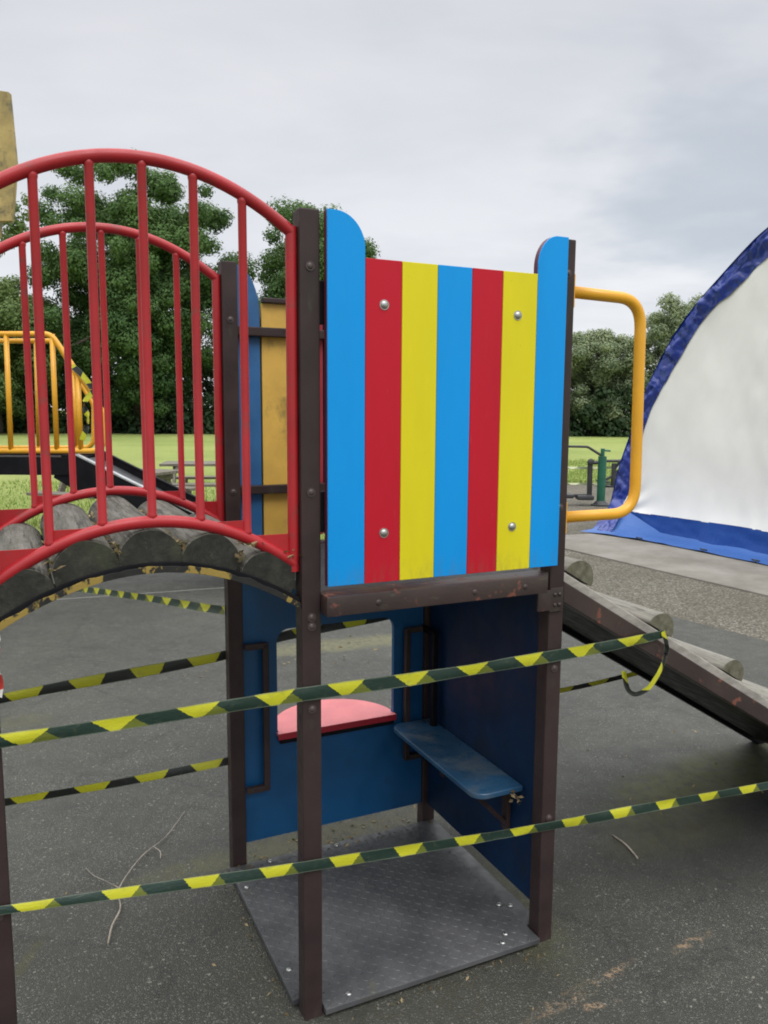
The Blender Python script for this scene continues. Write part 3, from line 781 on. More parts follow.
sandn = b.rng(b.noise(v, 85, 5, .75), .44, .60)
sandl = b.rng(b.noise(v, 14, 5, .7), .40, .60)
for (cx, cy, rx, ry, an) in ((.54,2.005,.125,.020,ya+.15), (.935,2.222,.070,.013,ya+.1), (.62,2.06,.10,.010,ya+.2), (.585,1.965,.05,.010,.2)):
    c = b.mix(b.math('MULTIPLY', b.math('MULTIPLY', b.math('MULTIPLY', blot(cx,cy,rx,ry,an,.9,.9,24), sandn), sandl), .95), c, b.mix(b.noise(v,120,4), (.24,.14,.07), (.50,.36,.22)))
# hair cracks and trodden-in grime
ck = b.voro(b.mapping(v, sc=(1,1,1)), 1.15, 'Distance', 'DISTANCE_TO_EDGE')
ckd = b.math('ADD', ck, b.math('MULTIPLY', b.math('SUBTRACT', b.noise(v, 9, 5, .7), .5), .16))
c = b.mix(b.math('MULTIPLY', b.rng(b.math('ABSOLUTE', ckd), .002, .010, 1, 0), .45), c, (.018,.018,.016))
c = b.mix(b.math('MULTIPLY', b.rng(b.noise(v, 2.1, 8, .72), .56, .70), .5), c, (.027,.028,.024))
for (cx, cy, rx, ry, an) in ((.10,2.35,.50,.50,ya),):
    c = b.mix(b.math('MULTIPLY', b.math('MULTIPLY', blot(cx,cy,rx,ry,an,.35,.35,7), b.rng(b.noise(v, 18, 6, .7), .40, .62)), .55), c, (.040,.037,.022))
# pale joint line between two pours
q = b.sep(b.mapping(v, loc=(-2.085,6.75,0), rot=(0,0,.353), typ='TEXTURE'))
ln_ = b.math('ABSOLUTE', b.math('ADD', q[1], b.math('MULTIPLY', b.math('SUBTRACT', b.noise(v,3,3),.5), .03)))
c = b.mix(b.math('MULTIPLY', b.rng(ln_, .010, .022, 1, 0), .6), c, (.26,.25,.23))
bmp = b.bump(b.math('ADD', b.math('MULTIPLY', b.voro(v, 300), -1), b.math('MULTIPLY', b.noise(v, 500, 2), .3)), .55, .006)
MT['tarmac'] = b.fin(c, b.rng(med, .3, .7, .44, .62), bmp, spec=.55)
tar = [(-16,9.2),(.23,9.2),(2.263,6.082),(2.697,5.417),(4.6,2.5),(11.4,-8),(-16,-8)]
sheet('playground_surface', tar, .004, MT['tarmac'], 'dark grey speckled safety surfacing under the play frame', 'play surface')
# gravel
b = NB('loose_gravel'); v = b.coord()
vc = b.sep(b.voro(v, 60, 'Color')); vd = b.voro(v, 60)
c = b.ramp(vc[0], [(0,(.10,.09,.068)), (.45,(.18,.163,.127)), (.8,(.245,.225,.177)), (1,(.35,.325,.275))])
c = b.mix(b.rng(b.noise(v, 1.2, 5, .6), .4, .7, 0, .5), c, (.115,.10,.065))
c = b.mix(b.rng(vd, .35, .75, 0, .7), c, (.045,.04,.03))
MT['gravel'] = b.fin(c, .9, b.bump(b.math('MULTIPLY', vd, -1), .9, .02))
gv = [(.23,9.2),(.2,9.2),(.9,17.7),(14,17.7),(14,2.5),(4.6,2.5),(2.697,5.417),(2.263,6.082)]
sheet('gravel_strip', gv[0:1]+gv[2:], .0045, MT['gravel'], 'grey brown gravel between surfacing and concrete', 'gravel')
# concrete slab under the marquee
b = NB('worn_concrete'); v = b.coord()
c = b.mix(b.rng(b.noise(v, 1.6, 6, .65), .3, .72), (.17,.155,.13), (.275,.255,.225))
c = b.mix(b.rng(b.noise(v, 60, 4, .7), .5, .75, 0, .4), c, (.12,.11,.09))
MT['concrete'] = b.fin(c, .85, b.bump(b.noise(v, 90, 4), .3, .004))
sheet('concrete_slab', [(1.704,9.797),(6.46,.97),(16,4.5),(10.9,13.7)], .022, MT['concrete'], 'pale concrete slab the marquee stands on', 'slab', thick=.03)

g = np.random.default_rng(12); NBL = 26000
gx = np.concatenate([g.uniform(-8.5,-.2,NBL//2), g.uniform(1.5,9.5,NBL//2)]); gy = np.concatenate([9.15+8*g.random(NBL//2)**1.6, 17.65+8*g.random(NBL//2)**1.8])
gh = g.uniform(.03,.085,NBL)*(1+.5*np.sin(gx*3.1)*np.sin(gy*2.3)); ga = g.uniform(0,6.28,NBL); gl = g.normal(0,.02,(NBL,2))
V = np.empty((NBL,3,3)); wd_ = .006+.004*(gy/10)
V[:,0] = np.stack([gx-np.cos(ga)*wd_, gy-np.sin(ga)*wd_, np.zeros(NBL)],1); V[:,1] = np.stack([gx+np.cos(ga)*wd_, gy+np.sin(ga)*wd_, np.zeros(NBL)],1)
V[:,2] = np.stack([gx+gl[:,0], gy+gl[:,1], gh],1)
me = bpy.data.meshes.new('grass_tufts'); me.vertices.add(NBL*3); me.vertices.foreach_set('co', V.ravel())
me.loops.add(NBL*3); me.loops.foreach_set('vertex_index', np.arange(NBL*3, dtype=np.int32)); me.polygons.add(NBL)
me.polygons.foreach_set('loop_start', np.arange(0,NBL*3,3,dtype=np.int32)); me.polygons.foreach_set('loop_total', np.full(NBL,3,dtype=np.int32)); me.update(); me.validate()
at_ = me.attributes.new('tint','FLOAT','FACE'); at_.data.foreach_set('value', g.random(NBL).astype(np.float32))
me.materials.append(leaf_mat('grass_blades', (.15,.24,.05), (.36,.42,.13)))
o = bpy.data.objects.new('grass_tufts', me); COL.objects.link(o); tag(o, 'longer grass tufts along the near edge of the field', 'grass', kind='stuff')

# ------------------------------------------------------------------ marquee
P0 = Vector((3.0747,11.0936,0)); DR = Vector((.39662,-.91798,0)); NR = Vector((-.91798,-.39662,0))
outer = [(0,-.0),(.10,.14),(.193,.30),(.341,.831),(.547,1.31),(.777,1.83),(1.177,2.441),(1.542,2.822),(1.92,3.119),(2.27,3.376),(2.507,3.52),(3.0,3.74),(3.6,3.92),(4.3,4.0)]
inner = [(.36,-.0),(.41,.14),(.459,.271),(.589,.689),(.725,1.224),(.899,1.651),(1.296,2.198),(1.62,2.60),(1.85,2.80),(2.085,2.931),(2.531,3.227),(3.05,3.47),(3.62,3.66),(4.3,3.74)]
HW = 4.3
def sm(pts, n=8): return [(p.x,p.y) for p in catmull([Vector((x,z,0)) for x, z in pts], n)]
outer = sm(outer); inner = sm(inner)
full_o = outer + [(2*HW-x,z) for x, z in outer[::-1][1:]]
full_i = inner + [(2*HW-x,z) for x, z in inner[::-1][1:]]
def TW(t, z, off): return P0 + DR*t + NR*off + Vector((0,0,z))
tent = empty('marquee', P0); tag(tent, 'white arched marquee with crinkled navy edge and blue skirt', 'tent')
def tl(bm): bmesh.ops.translate(bm, verts=bm.verts, vec=-P0); return bm
def wr(t, z): a_ = max(0, min(1, (t-1.6)/1.2)); sm_ = sum(math.exp(-((t-q_)/.012)**2) for q_ in (1.15,2.75,4.35,5.95,7.5)); fo = a_*.020*abs(mnoise.noise(Vector(((t-.45*z)*5.5, .4*z, 21)))); co_ = .05*math.exp(-((t-.55)**2+(z-.35)**2)/.12)*math.sin(16*math.atan2(z-.2, t-.35)); return .010*sm_ + fo + .5*co_ + .02*mnoise.noise(Vector((t*1.1+z*.5, z*.5, 3))) + (.004+.018*a_)*mnoise.noise(Vector((t*4+z*2.2, z*1.3-t, 9)))
def inner_z(t):
    for (x0,z0),(x1,z1) in zip(full_i, full_i[1:]):
        if x0 <= t <= x1: return z0+(z1-z0)*(t-x0)/max(x1-x0,1e-6)
    return 0
# gable wall: columns of quads from skirt to arch
bm = bmesh.new(); cols_ = []
NT, NZ = 170, 44
for i in range(NT+1):
    t = .44+(2*HW-.88)*i/NT; zt = inner_z(t)+.05; z0 = min(.255+.05*min(t/2,1.2), zt-.01)
    cols_.append([bm.verts.new(TW(t, z0+(zt-z0)*j/NZ, wr(t, z0+(zt-z0)*j/NZ) + .05*math.exp(-((z0+(zt-z0)*j/NZ)-.3)*6))) for j in range(NZ+1)])
for a, c in zip(cols_, cols_[1:]):
    for j in range(NZ): f = bm.faces.new((a[j], a[j+1], c[j+1], c[j])); f.smooth = True
link_mesh('gable_wall', tl(bm), MT['white'], tent)
# skirt
bm = bmesh.new(); rows = []
for i in range(121):
    t = .30+(2*HW-.6)*i/120; zt = .262+.05*min(t/2,1.2); col = []
    for k_ in range(9):
        s = k_/8; z = zt*(1-s)+.03*s
        col.append(bm.verts.new(TW(t, z, .055+.03*s*s+.03*mnoise.noise(Vector((t*2.2,s*1.2,4)))*s+.012*mnoise.noise(Vector((t*7,s*3,1))))))
    rows.append(col)
for a, c in zip(rows, rows[1:]):
    for j in range(8): f = bm.faces.new((a[j], a[j+1], c[j+1], c[j])); f.smooth = True
link_mesh('skirt', tl(bm), MT['tblue'], tent)
bm = bmesh.new(); rows = []
for i in range(121):
    t = .52+(2*HW-1.04)*i/120; wdt = .30+.42*math.exp(-max(t-.5,0)*1.1) + .03*mnoise.noise(Vector((t*1.9,2,2)))
    col = []
    for k_ in range(8):
        s = k_/7
        z = .034+.025*max(0,mnoise.noise(Vector((t*3+s*2,s*1.5,8))))+.045*math.exp(-s*9)
        if t < 1.3: z += (.22*(1-s)**2)*max(0,1-abs(t-.52)/.7)
        col.append(bm.verts.new(TW(t, z, .07+s*wdt)))
    rows.append(col)
for a, c in zip(rows, rows[1:]):
    for j in range(7): f = bm.faces.new((a[j], a[j+1], c[j+1], c[j])); f.smooth = True
link_mesh('ground_flap', tl(bm), MT['tblueskylit'], tent, label='blue flap painted lighter as if sky-lit, lying on the concrete')
for t_, o_ in ((1.33,.50),(2.25,.38),(2.95,.36),(3.9,.35)):
    bm = bmesh.new(); tube(bm, [TW(t_,.0,o_), TW(t_,.055,o_+.01)], .012, 8); bar(bm, TW(t_-.05,.05,o_), TW(t_+.05,.05,o_), .018, .014, .003)
    link_mesh('ground_peg', tl(bm), MT['greydark'], tent)
# crinkled trim
bm = bmesh.new(); rows = []; NN = 420
def along(path, s):
    L = [0]
    for (x0,z0),(x1,z1) in zip(path, path[1:]): L.append(L[-1]+math.hypot(x1-x0,z1-z0))
    q = s*L[-1]
    for i in range(len(path)-1):
        if L[i+1] >= q or i == len(path)-2:
            w = (q-L[i])/max(L[i+1]-L[i],1e-9); return (path[i][0]*(1-w)+path[i+1][0]*w, path[i][1]*(1-w)+path[i+1][1]*w)
# pair inner points with outer points by index to keep the strip square to the arch
for i in range(len(full_o)*4-3):
    ii, fr = divmod(i, 4); fr /= 4; jj = min(ii+1, len(full_o)-1)
    o1 = (full_o[ii][0]*(1-fr)+full_o[jj][0]*fr, full_o[ii][1]*(1-fr)+full_o[jj][1]*fr)
    i1 = (full_i[ii][0]*(1-fr)+full_i[jj][0]*fr, full_i[ii][1]*(1-fr)+full_i[jj][1]*fr)
    col = []
    for k_ in range(10):
        s = k_/9; t = o1[0]*(1-s)+i1[0]*s; z = o1[1]*(1-s)+i1[1]*s
        cr = .10*abs(mnoise.noise(Vector((t*3.0+s*.9, z*3.0-s*1.4, 2)))) + .075*abs(mnoise.noise(Vector((t*6.5-s*1.3,z*6.5+s*1.1,5))))
        edge_ = math.sin(math.pi*min(1,s*1.0+.08))
        jx = .02*mnoise.noise(Vector((t*6,z*6,11)))
        kz = max(0, 1-max(z,0)/.42)**1.3
        col.append(bm.verts.new(TW(t+jx*(1-edge_)+.5*kz, max(z,.035), .012+cr*edge_+.01*(1-s)+.58*kz)))
    rows.append(col)
for a, c in zip(rows, rows[1:]):
    for j in range(9): f = bm.faces.new((a[j], a[j+1], c[j+1], c[j])); f.smooth = True
link_mesh('edge_trim', tl(bm), MT['tnavy'], tent, label='crinkled navy edge strip')
# vault behind the gable
bm = bmesh.new(); rows = []
for (t, z) in full_o:
    rows.append([bm.verts.new(TW(t, max(z,.03), .045-k_*.85)) for k_ in range(9)])
for a, c in zip(rows, rows[1:]):
    for j in range(8): f = bm.faces.new((a[j], a[j+1], c[j+1], c[j])); f.smooth = True; f.material_index = 1 if j == 0 else 0
link_mesh('roof', tl(bm), [MT['white'], MT['tnavy']], tent)
for t_, off in ((.30,-.1),(2*HW-.30,-.1)):
    pass
arch = [(x*.985+.06,z*.985) for x, z in full_o[2:-2]]
bm = bmesh.new(); tube(bm, [TW(t, max(z-.05,0.02), -.02) for t, z in arch], .035, 8); link_mesh('arch_pole', tl(bm), MT['silver'], tent)

# ------------------------------------------------------------------ outdoor gym
def gym_walker():
    g = empty('exercise_machine', (3.62,13.4,0)); tag(g, 'green post air walker exercise machine on the gravel', 'exercise machine')
    O = Vector((3.62,13.4,0))
    def lk(n, bm, m): bmesh.ops.translate(bm, verts=bm.verts, vec=-O); return link_mesh(n, bm, m, g, autosmooth=.7)
    bm = bmesh.new(); tube(bm, [(3.67,13.4,.02),(3.67,13.4,.84)], .07, 16); lk('column', bm, MT['green'])
    bm = bmesh.new(); tube(bm, [(3.67,13.4,.80),(3.67,13.4,.97)], .035, 12); tube(bm, [(3.67,13.4,.94),(3.80,13.4,.93)], .016, 8); lk('handle', bm, MT['green'])
    bm = bmesh.new(); tube(bm, [(3.67,13.4,-.02),(3.67,13.4,.03)], .16, 18); tube(bm, [(3.67,13.4,.03),(3.67,13.4,.09)], .12, 16, radii=[.13,.075]); lk('base_flange', bm, MT['greydark'])
    bm = bmesh.new(); tube(bm, fillet([(3.64,13.4,.86),(3.40,13.35,1.0),(2.55,13.35,1.01),(2.35,13.4,.86)], .12, 6), .022, 10); lk('handlebar', bm, MT['greydark'])
    bm = bmesh.new(); tube(bm, [(3.50,13.5,.12),(3.48,13.45,.74)], .045, 12); dome(bm, (3.48,13.42,.74), (0,-1,0), .06); tube(bm, [(3.48,13.45,.72),(3.66,13.4,.74)], .03, 8); lk('swing_arm', bm, MT['greydark'])
    bm = bmesh.new(); box(bm, 3.02, 3.20, 13.3, 13.5, .13, .2, .03); box(bm, 3.26, 3.54, 13.3, 13.55, .10, .18, .03); bar(bm, (3.1,13.4,.17), (3.5,13.45,.17), .04, .05, .01); lk('foot_plate', bm, MT['greydark'])
    bm = bmesh.new(); tube(bm, [(2.40,13.4,.02),(2.40,13.4,.86)], .07, 14); tube(bm, [(2.6,13.5,.12),(2.58,13.45,.74)], .045, 12); lk('column', bm, MT['green'])
gym_walker()
def gym_bike():
    O = Vector((4.85,16.8,0)); g = empty('exercise_machine', O); tag(g, 'low dark exercise bike beside the marquee corner', 'exercise machine')
    def lk(n, bm, m): return link_mesh(n, bm, m, g, autosmooth=.7)
    bm = bmesh.new(); tube(bm, [(0,0,0),(0,0,.5)], .05, 12); tube(bm, [(0,0,-.01),(0,0,.03)], .16, 16); lk('column', bm, MT['greydark'])
    bm = bmesh.new(); tube(bm, fillet([(-.25,-.1,.42),(-.2,0,.55),(.12,0,.55),(.28,.1,.50)], .06, 4), .03, 8); tube(bm, [(0,0,.35),(.1,-.1,.56)], .03, 8); lk('handlebar', bm, MT['greydark'])
    bm = bmesh.new(); box(bm, .1, .42, -.15, .15, .50, .58, .03); tube(bm, [(.25,0,.5),(.0,0,.22)], .04, 8); lk('seat', bm, MT['greydark'])
    bm = bmesh.new(); bar(bm, (-.22,0,.12), (.1,0,.30), .05, .05, .01); box(bm, -.32, -.12, -.2, .2, .10, .14, .02); lk('pedal', bm, MT['greydark'])
gym_bike()

# ------------------------------------------------------------------ picnic tables
def picnic(loc, rz, label, sc=1.0):
    g = empty('picnic_table', loc, rz); tag(g, label, 'picnic table', 'picnic tables on the grass')
    L = 1.7*sc
    bm = bmesh.new()
    for i in range(5): box(bm, -L/2, L/2, -.36+.145*i, -.36+.145*i+.135, .70, .74, .006)
    link_mesh('tabletop', bm, MT['timber'], g)
    for s in (-1, 1):
        bm = bmesh.new()
        for i in range(2): box(bm, -L/2, L/2, s*.66-.13+.135*i, s*.66-.13+.135*i+.125, .42, .46, .006)
        link_mesh('seat', bm, MT['timber'], g)
    for x in (-L/2+.22, L/2-.22):
        for s in (-1, 1):
            bm = bmesh.new(); bar(bm, (x,s*.25,.70), (x,s*.60,0), .045, .10, .006); link_mesh('leg', bm, MT['timber'], g)
        bm = bmesh.new(); bar(bm, (x+.045,-.80,.38), (x+.045,.80,.38), .045, .095, .006); bar(bm, (x+.045,-.35,.655), (x+.045,.35,.655), .045, .085, .006); link_mesh('cross_beam', bm, MT['timber'], g)
picnic((-2.68,12.75,0), .12, 'picnic table at the right, partly behind the brown rear post')
picnic((-3.75,11.1,0), -.35, 'picnic table at the left, beyond the slide chute', 1.0)

# pale barrier tape round the field edge
for z, y, nm in ((.385,17.4,'upper'),(.05,17.2,'lower')):
    tag(ribbon('barrier_tape', [Vector((.9,y,z+.02)), Vector((3.0,y,z)), Vector((4.2,y,z-.03)), Vector((5.7,y-.1,z)), Vector((8.0,y-.2,z+.03))], .055, tape_mat('pale_tape_'+nm, yel=(.62,.66,.40), dark=(.16,.20,.10), olive=(.3,.34,.18), period=.5), .6, 20, world=True),
        'pale striped tape at knee height before the field' if nm == 'upper' else 'pale striped tape fallen on the field edge', 'barrier tape', 'pale tapes along the field')
for i, x in enumerate((.95,7.9)):
    bm = bmesh.new(); tube(bm, [(0,0,-.02),(0,0,.55)], .022, 10); dome(bm, (0,0,.55), (0,0,1), .022)
    o = link_mesh('tape_stake', bm, MT['greydark']); o.location = (x,17.38 - (.15 if i else 0),0)
    tag(o, 'thin stake at the hidden end of the field tape' if i == 0 else 'thin stake behind the marquee holding the field tape', 'stake', 'stakes of the field tape')

# ------------------------------------------------------------------ sticks and leaf litter
bm = bmesh.new()
main = catmull([Lw(p) for p in ((-.095,1.20,.012),(-.20,1.03,.016),(-.30,.93,.018),(-.395,.765,.02),(-.405,.66,.014),(-.44,.57,.02),(-.46,.50,.012))], 6)
tube(bm, main, .005, 7, radii=[.0013+.0021*(i/len(main)) for i in range(len(main))])
tw = catmull([Lw(p) for p in ((-.395,.765,.018),(-.43,.82,.02),(-.465,.88,.016),(-.485,.95,.01))], 4)
tube(bm, tw, .003, 6, radii=[.0018-.001*i/len(tw) for i in range(len(tw))])
tube(bm, catmull([Lw(p) for p in ((-.25,.98,.016),(-.235,.93,.02),(-.24,.90,.012))], 3), .002, 5)
MT['stick'] = paint('pale_dry_wood', (.30,.26,.21), .8, .35, 25)
tag(link_mesh('fallen_branch', bm, MT['stick']), 'long thin forked dry branch on the surfacing left of the tower', 'branch')
bm = bmesh.new(); tube(bm, catmull([Lw(p) for p in ((1.34,.36,.008),(1.335,.28,.011),(1.315,.20,.008))], 5), .0035, 6)
tag(link_mesh('fallen_twig', bm, MT['stick']), 'short straight twig on the surfacing right of the tower', 'twig')

def leafmesh(name, items, mat, parent=None):
    """items: list of (pos, size, normal, tint) -> one quad each"""
    V = []; F = []; T = []
    for p, s, nv, t in items:
        nv = Vector(nv).normalized(); a = nv.orthogonal().normalized(); th = random.random()*6.28
        a = Matrix.Rotation(th, 3, nv) @ a; c = nv.cross(a); k0 = len(V)
        V += [p+a*s, p+c*s*.45+nv*s*.12, p-a*s, p-c*s*.45+nv*s*.12]; F.append((k0,k0+1,k0+2,k0+3)); T.append(t)
    me = bpy.data.meshes.new(name); me.from_pydata([tuple(x) for x in V], [], F)
    at_ = me.attributes.new('tint', 'FLOAT', 'FACE'); at_.data.foreach_set('value', T)
    me.materials.append(mat); o = bpy.data.objects.new(name, me); COL.objects.link(o)
    if parent is not None: o.parent = parent
    return o
items = []; rr = random.Random(5)
def lit(p, n, spread, s0=.006, s1=.014, nz=1):
    for _ in range(n):
        q = Vector(p)+Vector((rr.gauss(0,spread[0]), rr.gauss(0,spread[1]), abs(rr.gauss(0,spread[2]))))
        items.append((Lw(q), rr.uniform(s0,s1), (rr.gauss(0,.5),rr.gauss(0,.5),1), rr.random()))
for uc in (-.578,-.446,-.311,-.175):
    for w in (.0,.03,.08,.2,.4,.6): lit((uc,w,chord_z(uc)+.026), 10, (.010,.03,.006))
lit((-.155,.0,1.275), 26, (.016,.02,.012)); lit((-.05,.0,1.245), 8, (.01,.02,.008))
for uc in (.93,1.26,1.6): lit((uc,.25,rz(uc)+.045), 10, (.02,.18,.003))
lit((1.75,.75,.006), 26, (.45,.35,.0)); lit((.3,-.3,.006), 22, (.7,.35,.0), .003, .008); lit((-.5,.7,.006), 18, (.4,.5,.0), .003, .009); lit((.45,S+.06,.007), 40, (.22,.05,.0)); lit((.9,2.9,.006), 40, (.7,.15,.0), .008, .02)
lit((.35,-.06,.007), 30, (.25,.012,.0), .003, .009); lit((-.06,.35,.007), 22, (.012,.22,.0), .003, .009); lit((.30,.69,.032), 24, (.2,.012,.0), .005, .012); lit((.2,.35,.032), 10, (.25,.25,.0), .002, .005)
lit((.70,.085,.40), 14, (.012,.008,.02), .006, .014)
o = leafmesh('leaf_litter', items, MT['litter']); tag(o, 'dead leaf scraps caught between the logs and on the surfacing', 'leaf litter', kind='stuff')

# ------------------------------------------------------------------ trees
def leaf_cloud(name, centres, radii, n_per, size, mat, parent, seed, squash=.8, tints=None, org=Vector((0,0,0))):
    g = np.random.default_rng(seed); C_ = np.array(centres); Rr = np.array(radii); K = len(C_)
    cnt = np.maximum(10, (n_per*(Rr/Rr.mean())**2).astype(int)); idx = np.repeat(np.arange(K), cnt); N = len(idx)
    d = g.normal(size=(N,3)); d /= np.linalg.norm(d, axis=1)[:,None]
    rad = Rr[idx]*(g.random(N)**.36)*g.uniform(.8,1.12,N)
    P = C_[idx] + d*rad[:,None]*np.array([1,1,squash])
    nrm = d*1.5+g.normal(size=(N,3))*.42+np.array([0,0,.5]); nrm /= np.linalg.norm(nrm, axis=1)[:,None]
    a = np.cross(nrm, g.normal(size=(N,3))); a /= np.linalg.norm(a, axis=1)[:,None]; c = np.cross(nrm, a)
    s = size*g.uniform(.6,1.4,N)
    V = np.empty((N,4,3)); V[:,0] = P+a*s[:,None]; V[:,1] = P+c*(s*.6)[:,None]; V[:,2] = P-a*s[:,None]; V[:,3] = P-c*(s*.6)[:,None]
    V = V.reshape(-1,3)-np.array(org)
    me = bpy.data.meshes.new(name); me.vertices.add(N*4); me.vertices.foreach_set('co', V.ravel())
    me.loops.add(N*4); me.loops.foreach_set('vertex_index', np.arange(N*4, dtype=np.int32))
    me.polygons.add(N); me.polygons.foreach_set('loop_start', np.arange(0,N*4,4,dtype=np.int32)); me.polygons.foreach_set('loop_total', np.full(N,4,dtype=np.int32))
    me.update(); me.validate()
    tc = g.uniform(.1,.9,K) if tints is None else np.array(tints)
    tv = np.clip(tc[idx]+g.normal(0,.16,N), 0, 1)
    at_ = me.attributes.new('tint','FLOAT','FACE'); at_.data.foreach_set('value', tv.astype(np.float32))
    me.materials.append(mat); o = bpy.data.objects.new(name, me); COL.objects.link(o)
    if parent is not None: o.parent = parent
    return o
def tree(x, y, h, rx, ry, z0, label, mat='oak', seed=1, nclump=150, nleaf=170, leaf=.17, shape='round', crad=1.15, cat='tree', group='trees along the far field edge', gap=.0):
    g = random.Random(seed); root = empty('broadleaf_tree', (x,y,0)); tag(root, label, cat, group)
    bm = bmesh.new(); tr = .028*h
    trunk = [Vector((0,0,-.2))]+[Vector((g.uniform(-.15,.15)*i/2, g.uniform(-.15,.15)*i/2, h*.62*i/5)) for i in range(1,6)]
    tube(bm, trunk, tr, 10, radii=[tr*(1.25-.2*i) if i < 5 else tr*.2 for i in range(6)])
    cz, rzv = (h+z0)/2, (h-z0)/2; cents = []; rad = []
    while len(cents) < nclump:
        d = Vector((g.gauss(0,1),g.gauss(0,1),g.gauss(0,1))).normalized(); q = g.random()**.38
        lump = 1+.20*mnoise.noise(d*1.8+Vector((seed*2.7,0,0)))+.10*mnoise.noise(d*4+Vector((seed,3,0)))
        px, py, pz = d.x*rx*q*lump, d.y*ry*q*lump, d.z*rzv*q*lump
        if shape == 'dome' and pz < 0: px *= 1.05; py *= 1.05
        r = crad*g.uniform(.6,1.25)*(1.1-.3*q)
        if mnoise.noise(Vector((px*.35+seed*5,py*.35,pz*.4))) < -.38+gap and q > .55: continue
        zz = min(cz+pz, h-r*.5)
        cents.append((x+px, y+py, max(zz, z0+.2))); rad.append(r)
    for i in range(14):
        c = g.choice(cents); t_ = g.uniform(.35,.95); k_ = min(4, int(t_*5)); base = trunk[k_+1] if k_ < 5 else trunk[5]
        e = Vector(c)-Vector((x,y,0)); mid = base.lerp(e, .5)+Vector((g.uniform(-.4,.4),g.uniform(-.4,.4),.5))
        pts = catmull([base, mid, e], 5); tube(bm, pts, .1, 7, radii=[tr*.42*(1-i2/len(pts))+.03 for i2 in range(len(pts))])
    link_mesh('trunk', bm, MT['bark'], root, smooth=True)
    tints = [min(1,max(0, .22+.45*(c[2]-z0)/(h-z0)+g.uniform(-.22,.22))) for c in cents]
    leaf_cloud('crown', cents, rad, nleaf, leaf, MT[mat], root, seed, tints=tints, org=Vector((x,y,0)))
    return root
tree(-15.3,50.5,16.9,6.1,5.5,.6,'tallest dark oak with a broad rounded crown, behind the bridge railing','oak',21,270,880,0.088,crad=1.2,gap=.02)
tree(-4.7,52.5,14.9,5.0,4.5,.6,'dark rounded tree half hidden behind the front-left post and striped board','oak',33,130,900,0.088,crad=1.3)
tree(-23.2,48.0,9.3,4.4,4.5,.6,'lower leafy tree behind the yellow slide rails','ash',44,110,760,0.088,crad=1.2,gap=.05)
tree(-18.4,36.0,11.6,3.5,2.4,8.0,'loose airy tree with open sprays at the left edge of the photo','ash',52,50,200,0.075,crad=0.6,gap=.12)
tree(-31.5,50.0,11.5,5,5,1.0,'broad tree beyond the left edge, next to the airy one','oak',57,130,480,.11)
tree(13.6,51.5,7.4,3.3,3.0,.2,'low tree with haze-paled leaves, seen through the yellow hand hoop','hazeleaf',61,95,700,0.075,crad=0.85)
tree(18.9,51.0,8.8,3.5,3.4,.6,'taller tree with haze-paled leaves, rising beside the navy marquee edge','hazeleaf',66,110,720,0.075,crad=0.95)
tree(8.6,53.0,6.8,3.4,3.2,.4,'tree hidden behind the striped board','oak',71,90,420,.105,crad=.95,group=None)
tree(2.6,53.5,8.2,3.4,3.2,.4,'tree hidden behind the yellow and red stripes','oak',75,95,420,.105,crad=.95,group=None)
tree(25.0,52.0,8.2,4,3.6,.5,'tree hidden behind the marquee wall','ash',79,95,380,.11,group=None)
# dark hedge bottoms
g = random.Random(4); cents = []; rad = []; x = -45
while x < 45:
    hh = 3.1+1.1*mnoise.noise(Vector((x*.21,0,0)))+.6*mnoise.noise(Vector((x*.8,4,0)))
    for k_ in range(3):
        cents.append((x+g.uniform(-.5,.5), 50+g.uniform(-.7,1.2)+x*.0, (.25,.9)[k_] if k_ < 2 else g.uniform(.8,max(1.0,hh-.5)))); rad.append(g.uniform(.65,1.1))
        cents.append((x+g.uniform(-.5,.5), 57+g.uniform(-.7,1.2), g.uniform(.4,5.0+1.3*mnoise.noise(Vector((x*.15,9,0)))))); rad.append(g.uniform(.9,1.4))
    x += .42
o = leaf_cloud('hedge', cents, rad, 150, .14, MT['hedge'], None, 9); tag(o, 'dark overgrown hedge along the far edge of the field', 'hedge', kind='stuff')

# ------------------------------------------------------------------ sky, sun, camera
W = bpy.data.worlds.new('World'); SC.world = W; W.use_nodes = True; nt = W.node_tree; nt.nodes.clear()
class WB(NB):
    def __init__(self, t): self.t = t
w = WB(nt)
SUN_EL, SUN_AZ = math.radians(52), math.radians(152)   # azimuth measured clockwise from +Y (behind the camera, to its left)
sky = w.n('ShaderNodeTexSky', sky_type='NISHITA', sun_disc=False); sky.sun_elevation = SUN_EL; sky.sun_rotation = SUN_AZ
vec = w.coord('Generated'); xyz = w.sep(vec); z = xyz[2]
den = w.math('ADD', w.math('MAXIMUM', z, 0), .18)
cx = w.math('DIVIDE', xyz[0], den); cy = w.math('DIVIDE', xyz[1], den)
cb = w.n('ShaderNodeCombineXYZ'); w.set(cb.inputs[0], cx); w.set(cb.inputs[1], cy); w.set(cb.inputs[2], 0.0)
n1 = w.noise(w.mapping(cb.outputs[0], loc=(3.1,.4,0), rot=(0,0,.5), sc=(.8,1.5,1)), .9, 5, .55, dist=.3)
n2 = w.noise(w.mapping(cb.outputs[0], loc=(7,2,0)), 2.6, 4, .5)
cl = w.math('ADD', w.math('MULTIPLY', n1, .75), w.math('MULTIPLY', n2, .25))
grad = w.ramp(z, [(0,(.90,.91,.93)), (.12,(.80,.815,.85)), (.26,(.72,.735,.775)), (.44,(.69,.70,.735)), (.60,(1.5,1.52,1.56)), (1.0,(3.0,3.0,3.02))])
tone = w.ramp(cl, [(.33,(.84,.86,.89)), (.48,(.965,.97,.975)), (.62,(1.06,1.055,1.045))])
cloud = w.mix(1, grad, tone, 'MULTIPLY')
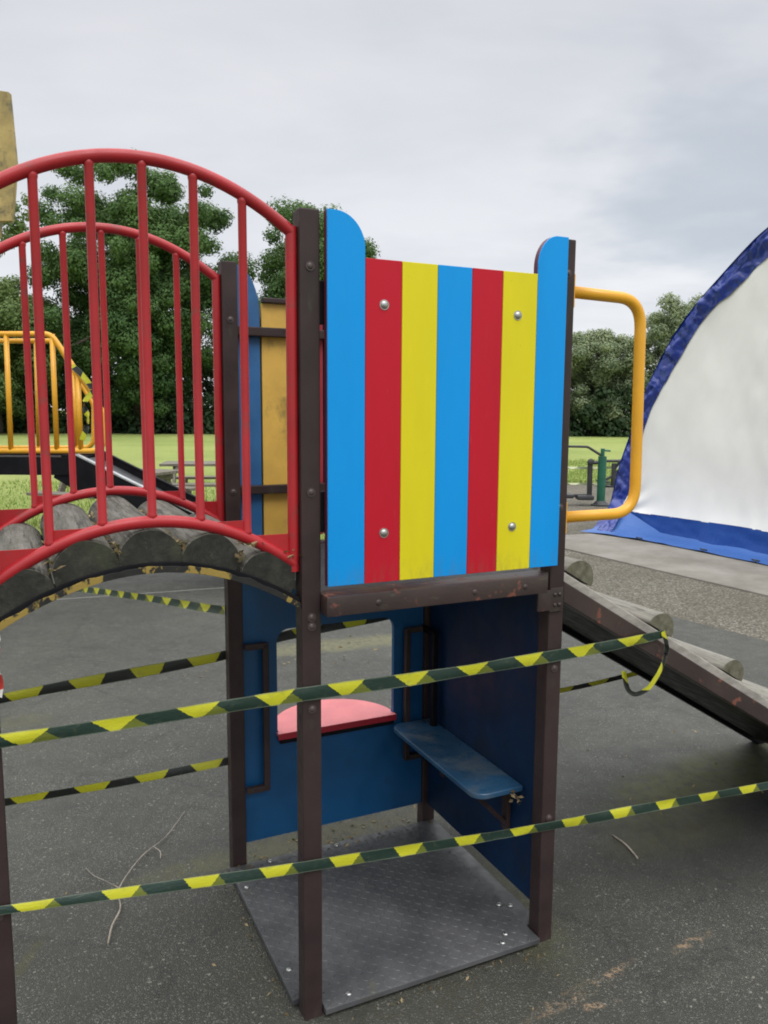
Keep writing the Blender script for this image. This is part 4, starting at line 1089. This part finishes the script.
# one heavier, bluer bank of cloud low in the north-east
dn = w.n('ShaderNodeVectorMath', operation='DISTANCE'); w.set(dn.inputs[0], w.mapping(vec, sc=(1,1,1.35))); dn.inputs[1].default_value = (.37,.90,.33)
bank = w.rng(w.math('ADD', dn.outputs['Value'], w.math('MULTIPLY', w.math('SUBTRACT', n2, .5), .30)), .06, .20, 1, 0)
cloud = w.mix(w.math('MULTIPLY', bank, .9), cloud, w.mix(1, cloud, (.72,.765,.81), 'MULTIPLY'))
ns = w.n('ShaderNodeVectorMath', operation='SCALE'); w.set(ns.inputs[0], sky.outputs[0]); ns.inputs['Scale'].default_value = .1
fin_ = w.mix(.93, ns.outputs[0], cloud)
bg = nt.nodes.new('ShaderNodeBackground'); w.set(bg.inputs[0], fin_); bg.inputs[1].default_value = 1.0
ow = nt.nodes.new('ShaderNodeOutputWorld'); nt.links.new(bg.outputs[0], ow.inputs[0])

sl_ = bpy.data.lights.new('sun', 'SUN'); sl_.energy = .9; sl_.angle = math.radians(32); sl_.color = (1,.97,.92)
so = bpy.data.objects.new('sun', sl_); COL.objects.link(so)
sd = Vector((math.sin(SUN_AZ)*math.cos(SUN_EL), math.cos(SUN_AZ)*math.cos(SUN_EL), math.sin(SUN_EL)))
so.rotation_euler = sd.to_track_quat('Z','Y').to_euler()

cam = bpy.data.cameras.new('camera'); co = bpy.data.objects.new('camera', cam); COL.objects.link(co)
r = Vector((.999979,.000836,.006479)); u = Vector((-.006533,.12801,.991751)); f = Vector((0,.991773,-.128013))
co.matrix_world = Matrix(((r.x,u.x,-f.x,0),(r.y,u.y,-f.y,0),(r.z,u.z,-f.z,1.6),(0,0,0,1)))
cam.sensor_fit = 'VERTICAL'; cam.sensor_height = 24; cam.sensor_width = 18; cam.lens = 795.788*24/1024
cam.clip_start = .05; cam.clip_end = 2000
SC.camera = co
SC.view_settings.view_transform = 'Standard'; SC.view_settings.look = 'None'; SC.view_settings.exposure = 0.12; SC.view_settings.gamma = 1
SC.view_settings.use_curve_mapping = False
SC.cycles.use_denoising = True
SC.cycles.filter_width = 1.9
SC.cycles.max_bounces = 8
